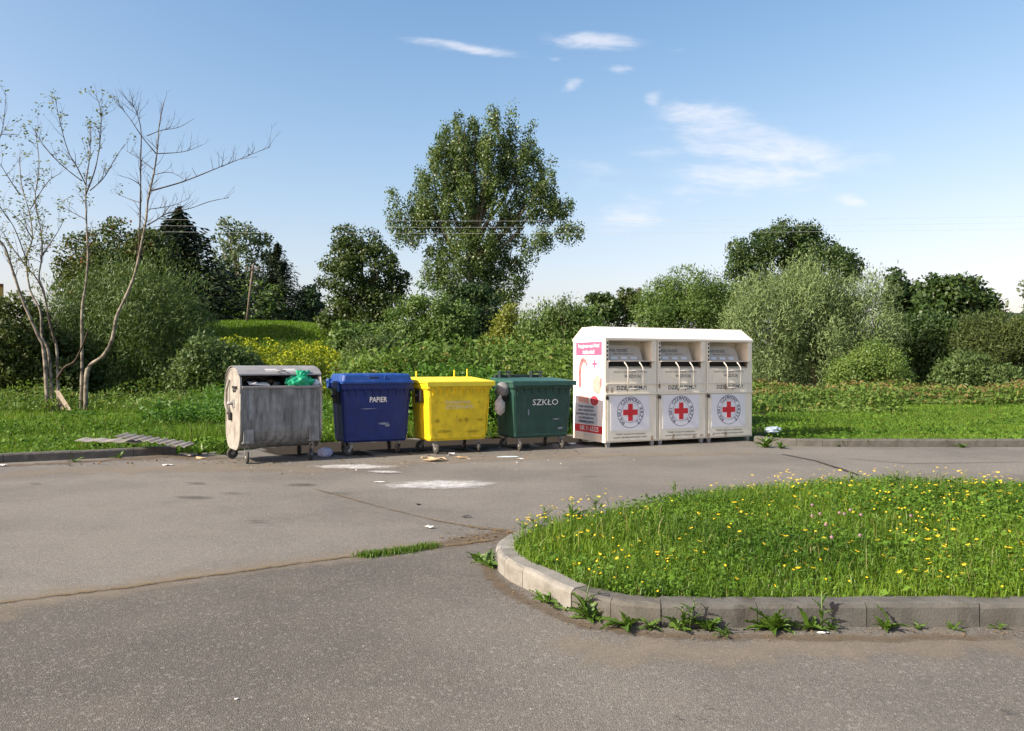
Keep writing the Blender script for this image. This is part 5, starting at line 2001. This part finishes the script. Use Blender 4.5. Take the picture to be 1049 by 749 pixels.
# ------------------------------------------------------------------ pole, mast, wires, yellow house, hills
Y = 58
b0 = Q(252.5, 357, Y)
b0.z = TZ(b0.x, b0.y)
top = Q(259.5, 271, Y)
M_POLE = mat('old_pole_wood', (.16, .13, .10), .9, var=.3, spec=.1)
pole = empty('utility_pole', b0, 'slightly leaning wooden pole standing at the grassy mound', 'pole')
m = MB()
m.tube([Vector((0, 0, -.3)), (top - b0) * .5, top - b0], [.11, .095, .075], 8)
m.build('shaft', M_POLE, pole)
m = MB()
t_ = top - b0
m.box((t_.x - .5, t_.y - .13, t_.z - .40), (t_.x + .5, t_.y - .07, t_.z - .33))
m.build('crossarm', M_POLE, pole)
for dx in (-.42, 0, .42):
    m = MB()
    m.cyl((t_.x + dx, t_.y - .125, t_.z - .33), (t_.x + dx, t_.y - .125, t_.z - .17), .04, 8)
    m.build('insulator', M_POLE, pole)
Y = 100
b0 = Q(654.5, 350, Y)
b0.z = 0
top = Q(655, 295, Y)
mast = empty('mast', b0, 'thin dark mast seen above the middle clothing container', 'pole')
m = MB()
m.tube([Vector((0, 0, 0)), top - b0], [.24, .17], 8)
m.build('shaft', M_TWIG, mast)
m = MB()
m.box(((top - b0).x - .3, -.25, (top - b0).z - .9), ((top - b0).x + .3, .25, (top - b0).z - .2), ch=.04)
m.build('head_box', M_TWIG, mast)
wl = empty('power_line', (0, 50, 0), 'thin grey overhead wires passing before the tall poplar', 'wires')
M_WIRE = mat('bare_wire', (.62, .62, .62), .5, .0)
for k, py in enumerate((227, 232, 237)):
    z = CAM_H + (HY - py) * 50 / FPX
    m = MB()
    m.tube([(xx, k * .5, z + 1.4 * ((xx + 2) / 75) ** 2 - .0) for xx in range(-78, 79, 6)], .006, 4)
    m.build('wire', M_WIRE, wl)
M_YWALL = mat('yellow_plaster', (.55, .36, .09), .85, var=.08)
M_GLASS = mat('dark_glass', (.02, .025, .03), .15, spec=.8)
M_TILE = mat('roof_tile', (.20, .06, .035), .8, var=.2)
hx = Q(3, 300, 62).x
hs = empty('house', (hx, 62, 0), 'yellow plastered house corner at the left edge above the dark bush', 'house', None, math.atan2(-hx, 62))
m = MB()
m.box((-12, 0, 0), (0, 9, 7.75))
m.build('wall', M_YWALL, hs)
m = MB()
m.box((-12.1, -.1, 7.75), (.04, 9.1, 7.95))
m.build('roof', M_TILE, hs)
for wx in (-9.5, -6, -2.5):
    for wz in (1.2, 4.6):
        m = MB()
        m.box((wx - .6, -.05, wz), (wx + .6, .03, wz + 1.5))
        w_ = m.build('window', M_WHITE, hs)
        m = MB()
        m.box((wx - .5, -.06, wz + .1), (wx + .5, -.045, wz + 1.4))
        m.build('pane', M_GLASS, w_)
V, F = [], []
nx_ = 60
for j in range(7):
    for i in range(nx_ + 1):
        xx = 250 + 1300 * i / nx_
        yy = 900 + 80 * j
        env = math.sin(math.pi * j / 6) * min(1, i / 14) * min(1, (nx_ - i) / 10)
        V.append((xx, yy, -2 + env * (62 + 16 * math.sin(i * .37) + 6 * math.sin(i * .9 + j))))
for j in range(6):
    for i in range(nx_):
        a = j * (nx_ + 1) + i
        F.append((a, a + 1, a + nx_ + 2, a + nx_ + 1))
M_HILL = soil_mat('wooded_hill', (.03, .05, .03), (.05, .07, .035), (.025, .04, .025))
tag(link('hills', fast_mesh('hills', np.array(V), np.array(F), smooth=True), M_HILL), kind='structure')

# ------------------------------------------------------------------ weeds along the kerb
def weed_leaf_meshes():
    out = []
    for v in range(4):
        r2 = random.Random(40 + v)
        V, F = [], []
        n = 9
        for i in range(n + 1):
            t = i / n
            w = (.5 * math.sin(math.pi * min(1, t ** .7 * .97 + .03))) * (.34 + .26 * (i % 2)) * r2.uniform(.8, 1.2)
            if i == n:
                w = .01
            z = .55 * t - .48 * t * t
            V += [(t, -w * .8, z + .05 * (i % 2)), (t, 0, z - .03), (t, w * .8, z + .05 * (i % 2))]
        for i in range(n):
            a = i * 3
            F += [(a, a + 1, a + 4, a + 3), (a + 1, a + 2, a + 5, a + 4)]
        me = fast_mesh('leaf', np.array(V), np.array(F), {'tint': np.full(len(F), r2.uniform(.1, 1))}, smooth=True)
        me.materials.append(M_WEED)
        out.append(me)
    return out


M_WEED = leaf_mat('weed_leaf', (.06, .125, .016), (.14, .23, .04), .3, .4, .4)
WL = weed_leaf_meshes()


def rosette(label, p, n, size, up=.5, name='weed'):
    root = empty(name, p, label, 'weed', None, random.uniform(0, 6))
    n = int(n * 1.7)
    for i in range(n):
        o = bpy.data.objects.new('leaf', random.choice(WL))
        o.parent = root
        s = size * random.uniform(.4, 1.1)
        a = 2 * math.pi * i * 1.7 / n + random.uniform(-.4, .4)
        o.rotation_euler = (random.uniform(-.5, .5), -random.uniform(-.25, up * 2.1) * random.random() ** .4, a)
        o.scale = (s, s * random.uniform(.55, .9), s)
        o.location = (random.uniform(-.02, .02), random.uniform(-.02, .02), .005)
        col.objects.link(o)
    return root


def off_kerb(p):
    """nearest spot on the asphalt just outside the island kerb"""
    p = Vector(p)
    for i in range(len(isl) - 1):
        d = (p.xy - isl[i].xy)
        t = (isl[(i + 1) % (len(isl) - 1)] - isl[i - 1])
        if t.length < 1e-6:
            continue
        t.normalize()
        nrm = Vector((t.y, -t.x))
        if d.length < .35:
            best = min(range(len(isl) - 1), key=lambda j: (p.xy - isl[j].xy).length)
            a = isl[best]
            t = (isl[(best + 1) % (len(isl) - 1)] - isl[best - 1]).normalized()
            out = Vector((-t.y, t.x))
            if in_poly(np.array([a.x + out.x * .1]), np.array([a.y + out.y * .1]), np.array([(q.x, q.y) for q in isl]))[0]:
                out = -out
            s_ = (p.xy - a.xy).dot(out)
            if s_ < .045:
                q = p.xy + out * (.045 - s_)
                p.x, p.y = q.x, q.y
            break
    return p


def stalk(parent, h, lean, nleaf, size, name='stem'):
    m = MB()
    m.tube([(0, 0, 0), (lean[0] * .4, lean[1] * .4, h * .55), (lean[0], lean[1], h)], [.006, .005, .003], 5)
    o = m.build(name, M_STEM, parent)
    for i in range(nleaf):
        t = .15 + .8 * i / nleaf
        lf = bpy.data.objects.new('leaf', random.choice(WL))
        lf.parent = parent
        s = size * (1.15 - .6 * t) * random.uniform(.8, 1.2)
        lf.scale = (s, s * .7, s)
        lf.location = (lean[0] * t, lean[1] * t, h * t)
        lf.rotation_euler = (0, -random.uniform(.1, .9), random.uniform(0, 6.3))
        col.objects.link(lf)


M_STEM = mat('weed_stem', (.10, .15, .04), .6, var=.2)
for (px, py, n, s, lab) in (
        (499, 580, 16, .15, 'broad clump of weeds hugging the rounded tip of the island kerb'),
        (489, 576, 9, .11, 'small weed left of the clump at the island kerb tip'),
        (567, 617, 9, .13, 'sparse pale weed against the curved island kerb'),
        (590, 621, 5, .08, 'tiny weed between the first two weeds of the curved kerb'),
        (617, 630, 14, .17, 'upright weed with toothed leaves where the kerb curve ends'),
        (648, 634, 12, .17, 'spreading weed right of the upright weed at the kerb'),
        (668, 640, 7, .10, 'flat little weed between two larger weeds at the kerb'),
        (693, 640, 8, .13, 'thin weed below a kerb joint left of the dense dark weed'),
        (722, 642, 14, .14, 'dense low weed in front of the second kerb joint'),
        (741, 652, 6, .09, 'flat pale weed lying on the asphalt before the kerb'),
        (790, 642, 22, .17, 'biggest darkest round weed at the middle of the kerb'),
        (828, 642, 8, .14, 'straggly weed right of the biggest weed'),
        (850, 644, 6, .10, 'small yellowish weed right of the straggly weed'),
        (902, 641, 11, .13, 'lone green weed at the kerb joint on the right'),
        (932, 640, 6, .07, 'tiny weed beside the white stub at the kerb'),
        (970, 642, 6, .06, 'small brownish weed at the kerb foot near the right edge'),
        (1015, 641, 6, .06, 'rightmost tiny weed at the kerb foot'),
        (784, 459, 16, .22, 'leafy weed at the rounded end of the right kerb'),
        (800, 460, 9, .16, 'low weed on the asphalt beside the right kerb end'),
        (862, 458, 9, .14, 'weed tuft in front of the right kerb, left one'),
        (887, 458, 9, .12, 'weed tuft in front of the right kerb, nearer the middle'),
        (985, 459, 12, .14, 'long weed tuft in front of the right kerb near the edge'),
        (77, 474, 6, .13, 'weed at the foot of the left kerb near its start'),
        (122, 470, 7, .13, 'weed at the foot of the left kerb near its end'),
        (205, 466, 12, .2, 'leafy weed between the left kerb end and the metal bin'),
        (228, 466, 13, .22, 'leafy weed beside the wheels of the metal bin'),
        (505, 450, 12, .2, 'green weed in the gap between yellow and green bins')):
    rosette(lab, off_kerb(P(px, py)), n, s * (1.15 if py > 560 else 1.3), .55)
for (px, py, h, lab) in ((613, 628, .26, 'tall weed stalk at the end of the kerb curve'), (703, 640, .2, 'slanting weed stalk below a kerb joint'), (838, 642, .24, 'straggly weed stalk right of the biggest weed'), (700, 643, .16, 'short weed stalk near the second kerb joint')):
    r_ = empty('weed', off_kerb(P(px, py)), lab, 'weed')
    stalk(r_, h, (random.uniform(-.08, .08), 0), 7, .10)

# flowers of the island
pet = []
F = []
V = [(0, 0, .003)]
n = 10
for k in range(n):
    a = 2 * math.pi * k / n
    V += [(math.cos(a - .2) * .35, math.sin(a - .2) * .35, .002), (math.cos(a) * 1.0, math.sin(a) * 1.0, .25), (math.cos(a + .2) * .35, math.sin(a + .2) * .35, .002)]
    b_ = 1 + 3 * k
    F += [(0, b_, b_ + 1), (0, b_ + 1, b_ + 2)]
M_FLOWER = mat('yellow_petal', (.80, .58, .015), .6, var=.12)
M_CLOVER = mat('mauve_petal', (.26, .15, .18), .7, var=.2)
mesh_fl = fast_mesh('dandelion_flower', np.array(V) * .022, np.array(F))
mesh_fl.materials.append(M_FLOWER)
cnt = 0
rr = random.Random(3)
while cnt < 290:
    fx, fy0 = rr.uniform(-.05, 9.0), rr.uniform(5.15, 9.5)
    px_ = CX + fx / fy0 * FPX
    if not in_poly(np.array([fx]), np.array([fy0]), isl_np)[0] or px_ > 1060:
        continue
    w = .25 + .5 * (fy0 > 8.2) * (fx > 3) + .3 * (fx > 2.6) + .35 * (fx < 1 and fy0 > 6.8) + .3 * (1.2 < fx < 2.2 and fy0 < 6.4)
    if rr.random() > w * float(patch(np.array([fx]), np.array([fy0]), 2.7, 1.0)[0]) * 1.4:
        continue
    o = bpy.data.objects.new('dandelion_flower', mesh_fl)
    o.location = (fx, fy0, float(isl_z(fx, fy0)) + rr.uniform(.13, .27))
    s = rr.uniform(.6, 1.15)
    o.scale = (s, s, s)
    o.rotation_euler = (rr.uniform(-.2, .75), rr.uniform(-.5, .3), rr.uniform(0, 6))
    col.objects.link(o)
    tag(o, 'small open yellow flower among the grass of the kerbed island', 'flower', 'yellow flowers in the island grass')
    cnt += 1
# the many smaller blooms nobody could count, one mesh
x = rng.uniform(-.1, 9.5, 2600)
y = rng.uniform(5.1, 9.7, 2600)
k = in_poly(x, y, isl_np) & (rng.random(2600) < np.clip(patch(x, y, 2.1, 1.0) * 1.9 - .75, .03, 1))
x, y = x[k], y[k]
n = len(x)
Pp = np.stack([x, y, isl_z(x, y) + rng.uniform(.08, .19, n)], 1)
V, F = leaf_quads(np.repeat(Pp, 2, 0), rng.normal(size=(2 * n, 3)) * np.array([1, 1, .3]), rng.uniform(.014, .024, 2 * n), rng.uniform(.012, .02, 2 * n), rng.normal(size=(2 * n, 3)) * .35 + np.array([0, -.35, .8]))
tag(link('tiny_flowers', fast_mesh('tiny_flowers', V, F), M_FLOWER), kind='stuff')
import bmesh as _bm
bm = _bm.new()
_bm.ops.create_icosphere(bm, subdivisions=2, radius=.013)
for v in bm.verts:
    v.co *= random.uniform(.8, 1.25)
mesh_cl = bpy.data.meshes.new('clover_flower')
bm.to_mesh(mesh_cl)
bm.free()
mesh_cl.materials.append(M_CLOVER)
for (px, py) in ((832, 529), (860, 526), (865, 527), (882, 528), (846, 538), (881, 549), (933, 529), (832, 518), (852, 551), (840, 527), (871, 523)):
    p = P(px, py, .34)
    o = bpy.data.objects.new('clover_flower', mesh_cl)
    o.location = (p.x, p.y, .34)
    col.objects.link(o)
    tag(o, 'round mauve clover head in the middle of the island grass', 'flower', 'clover heads in the island grass')


def flower_stalk(label, px, py_top, Y, h, heads, m=M_FLOWER, spread=.10):
    tp = Q(px, py_top, Y)
    z0 = float(isl_z(tp.x, tp.y))
    h = tp.z - z0
    root = empty('flowering_weed', (tp.x, tp.y, z0 - .02), label, 'weed')
    stalk(root, h, (random.uniform(-.04, .04), 0), 6, .085)
    for i in range(heads):
        d = Vector((random.uniform(-1, 1) * spread, random.uniform(-1, 1) * spread, h * random.uniform(.78, 1.02)))
        s = MB()
        s.tube([(0, 0, h * .55), (d.x * .6, d.y * .6, d.z * .85), d], [.003, .0025, .002], 4)
        s.build('side_stem', M_STEM, root, fix=False)
        if m:
            o = bpy.data.objects.new('flower_head', mesh_fl)
            o.parent = root
            o.location = d
            k = random.uniform(.5, .9)
            o.scale = (k, k, k)
            o.rotation_euler = (random.uniform(0, .7), random.uniform(-.4, .4), 0)
            col.objects.link(o)


for a in (('yellow flowering weed leaning out at the rounded left end of the island', 548, 524, 7.5, .5, 7), ('faint yellow flowering weed, second along the far left island edge', 560, 516, 7.75, .5, 6),
          ('leafy flowering weed left of the bushy one on the far island edge', 586, 508, 7.9, .5, 6), ('low yellow weed at the far left island edge', 537, 532, 7.4, .4, 5),
          ('faint yellow weed behind the leafy flowering one', 611, 505, 8.1, .5, 5)):
    flower_stalk(*a)
for a in (('tallest leafy weed standing up at the far island edge', 691, 491, 8.7, .6, 9), ('thin branching weed at the crest of the island', 873, 481, 9.3, .5, 6),
          ('thin branching weed right of the island crest', 918, 480, 9.3, .5, 6), ('short branching weed on the right island crest', 981, 489, 9.0, .5, 5)):
    flower_stalk(*a, m=None, spread=.09)
for (px, py) in ((690, 502), (695, 506), (586, 518)):
    q = P(px, py, .3)
    rosette('leafy tuft under the tallest weed of the island' if px == 690 else ('leafy tuft right under the tallest island weed' if px == 695 else 'leafy tuft at the far left island edge'), (q.x, q.y, .16), 12, .15, .7)

# grass growing in the crack
pp = catmull(px2((372, 571), (395, 568.5), (420, 565), (444, 561)), False, 20)
n = 2600
i = rng.integers(0, len(pp) - 1, n)
i = i[rng.random(n) < np.clip(.15 + 1.1 * np.sin(i * .21) ** 2, 0, 1)]
n = len(i)
cx_ = np.array([p.x for p in pp])[i] + rng.normal(size=n) * .05
cy_ = np.array([p.y for p in pp])[i] + rng.normal(size=n) * .035
V, F, bi = blades(np.stack([cx_, cy_, np.zeros(n)], 1), rng.uniform(.02, .075, n), rng.uniform(.004, .008, n), rng.uniform(.2, .9, n))
tag(link('crack_grass', fast_mesh('crack_grass', V, F, {'tint': rng.random(n)[bi] * .7, 'odd': rng.random(n)[bi] * .6}), M_GRASS), kind='stuff')

# ------------------------------------------------------------------ litter and rubble
M_CORR = mat('grey_fibre_cement', (.24, .225, .20), .85, var=.2, dirt=(.13, .115, .095), dirt_amt=.6, dirt_scale=5, bump=.3, bscale=40)


def corrugated(label, p, rz, tilt, roll, ln, wd, amp, nwave):
    V, F = [], []
    nu = nwave * 8
    for side in (0, 1):
        for i in range(nu + 1):
            for j in (0, 1):
                u_ = ln * i / nu
                V.append((u_, wd * j, amp * math.sin(2 * math.pi * nwave * i / nu) - .012 * side))
    s = 2 * (nu + 1)
    for i in range(nu):
        a = 2 * i
        F.append((a, a + 2, a + 3, a + 1))
        F.append((s + a, s + a + 1, s + a + 3, s + a + 2))
        F.append((a, s + a, s + a + 2, a + 2))
        F.append((a + 1, a + 3, s + a + 3, s + a + 1))
    F.append((0, 1, s + 1, s))
    F.append((2 * nu, s + 2 * nu, s + 2 * nu + 1, 2 * nu + 1))
    m = MB()
    m.add(V, F, False)
    o = m.build('roofing_sheet', M_CORR)
    o.location = p
    o.rotation_euler = (roll, tilt, rz)
    return tag(o, label, 'roofing sheet')


p = P(117, 447.5, .36)
q = P(190, 458.5, .20)
d = q - p
corrugated('corrugated grey roofing sheet lying tilted in the grass by the left kerb', p, math.atan2(d.y, d.x), math.atan2(.15, d.length), R(7), d.length, .30, .016, 9)
p = P(76, 452.0, .27)
q = P(142, 453, .26)
d = q - p
corrugated('flatter weathered sheet lying under the corrugated one in the grass', p, math.atan2(d.y, d.x), .02, R(6), d.length, .28, .010, 4)


def scrap(label, px, py, w, d_, h, m, cat='litter', z=0.0, seed=0, name='paper_scrap'):
    """torn, folded flat piece"""
    r2 = random.Random(seed + int(px * 7))
    n = 9
    V = [(0, 0, h)]
    for k in range(n):
        a = 2 * math.pi * k / n
        V.append((math.cos(a) * w * .5 * r2.uniform(.65, 1.2), math.sin(a) * d_ * .5 * r2.uniform(.65, 1.2), h * r2.uniform(.1, 1.3)))
    F = [(0, 1 + k, 1 + (k + 1) % n) for k in range(n)]
    nb = len(V)
    V += [(x_, y_, z_ - .004) for x_, y_, z_ in V]
    F += [(nb, nb + 1 + (k + 1) % n, nb + 1 + k) for k in range(n)]
    F += [(1 + k, nb + 1 + k, nb + 1 + (k + 1) % n, 1 + (k + 1) % n) for k in range(n)]
    me = bpy.data.meshes.new(name)
    me.from_pydata(V, [], F)
    p_ = P(px, py, z)
    o = link(name, me, m)
    o.location = p_ + Vector((0, 0, .006))
    return tag(o, label, cat)


M_LBLUE = mat('pale_blue_sheet', (.50, .58, .62), .7, var=.1)
M_ORANGE = mat('orange_paper', (.50, .32, .16), .8, var=.2)
scrap('torn brown cardboard lying before the front wheel of the yellow bin', 446, 473, .42, .30, .05, M_CARD, name='cardboard_scrap')
scrap('smaller cardboard flap beside the torn cardboard', 436, 470.5, .2, .12, .03, M_CARD, name='cardboard_scrap')
scrap('orange paper scrap right of the white one before the yellow bin', 473, 470, .26, .12, .02, M_ORANGE)
scrap('white paper scrap in front of the yellow bin', 462, 467.5, .16, .12, .05, M_PAPER)
scrap('pale blue sheet lying flat before the green bin', 521, 469, .42, .20, .008, M_LBLUE)
scrap('white scrap right of the pale blue sheet', 534, 471, .14, .06, .012, M_PAPER)
scrap('white scrap in the shade by the first clothing container', 586, 456, .2, .14, .03, M_PAPER)
scrap('white strip of paper on the asphalt before the kerb', 843, 649.5, .075, .03, .006, M_PAPER)
scrap('rusty bit of paper against the foot of the kerb', 882, 642, .035, .02, .006, M_ORANGE)
scrap('tiny white flake on the near asphalt at the lower left', 242, 717.5, .026, .014, .003, M_PAPER)
scrap('small white flake on the asphalt before the blue bin', 389, 494.5, .14, .06, .006, M_PAPER)
scrap('dark scrap on the asphalt left of the island tip', 478, 531, .12, .05, .02, M_BLACK)
scrap('dark chip on the asphalt right of the white powder', 428, 518, .06, .05, .012, M_BLACK)
scrap('grey chip on the asphalt near the brown cracks', 440, 542, .1, .06, .02, M_PAPER)
scrap('pale flat stone at the end of the left kerb', 193, 468.5, .32, .2, .06, M_CORR, 'rubble', name='rubble')
scrap('brown flat stone right of the pale one by the left kerb', 205, 470.5, .2, .12, .03, M_CARD, 'rubble', name='rubble')
scrap('white flake at the foot of the left kerb by the picture edge', 3, 478.5, .16, .1, .03, M_PAPER)
scrap('whitish flake on the dust left of the metal bin', 172, 477.5, .2, .1, .02, M_PAPER)
m = MB()
m.cyl((0, 0, 0), (.004, 0, .04), .008, 10)
o = m.build('paper_stub', M_PAPER)
o.location = P(940.5, 639.5)
tag(o, 'white stub standing upright at the kerb joint', 'litter')
o = lump('paper_ball', film_mat('lilac_film', (.66, .68, .86), .3, .4), .13, .10, .09, 51, .3, 3)
o.location = P(333, 468) + Vector((0, 0, .07))
tag(o, 'crumpled lilac white paper lying between the metal and blue bins', 'litter')
o = lump('plastic_bag', M_BWBAG, .17, .11, .07, 61, .3, 3)
o.location = P(792, 444, .16) + Vector((0, 0, .07))
tag(o, 'crumpled bluish bag in the grass right of the clothing containers', 'bag')

# crumbs, dry leaves and grit
def grit(name, pts_px, n, spread, sz, m, mtint=None):
    i = rng.integers(0, len(pts_px), n)
    base = np.array([list(P(*pts_px[k])) for k in range(len(pts_px))])
    t = rng.random((n, 1))
    j = np.minimum(i + 1, len(pts_px) - 1)
    Pp = base[i] * (1 - t) + base[j] * t + rng.normal(size=(n, 3)) * np.array([spread, spread * .55, 0])
    Pp[:, 2] = .012
    A = rng.normal(size=(n, 3)) * np.array([1, 1, .12])
    L = sz * rng.uniform(.4, 1.5, n)
    V, F = leaf_quads(Pp, A, L, L * rng.uniform(.35, .8, n), rng.normal(size=(n, 3)) * .3 + np.array([0, 0, 1]))
    tag(link(name, fast_mesh(name, V, F, {'tint': rng.random(n)}), m), kind='stuff')


M_DRY = leaf_mat('dry_leaf', (.09, .05, .02), (.32, .22, .10), .1, .7, .1)
M_GRIT = leaf_mat('pale_grit', (.30, .28, .25), (.6, .58, .55), 0, .8, .1)
grit('dry_leaves', [(470, 556), (490, 553), (505, 549), (515, 545)], 160, .22, .03, M_DRY)
grit('dry_leaves', [(515, 605), (560, 625), (620, 648), (700, 655), (800, 655), (900, 652), (1040, 650)], 260, .10, .016, M_DRY)
grit('dry_leaves', [(60, 478), (120, 475), (180, 472), (240, 474)], 160, .4, .05, M_DRY)
grit('dry_leaves', [(260, 476), (340, 473), (420, 470), (500, 468), (570, 465)], 130, .5, .045, M_DRY)
grit('pale_grit', [(250, 482), (340, 480), (440, 476), (540, 474)], 130, .8, .03, M_GRIT)
grit('pale_grit', [(100, 560), (300, 540), (500, 520), (300, 620), (150, 660), (600, 690), (900, 690)], 160, 1.3, .008, M_GRIT)
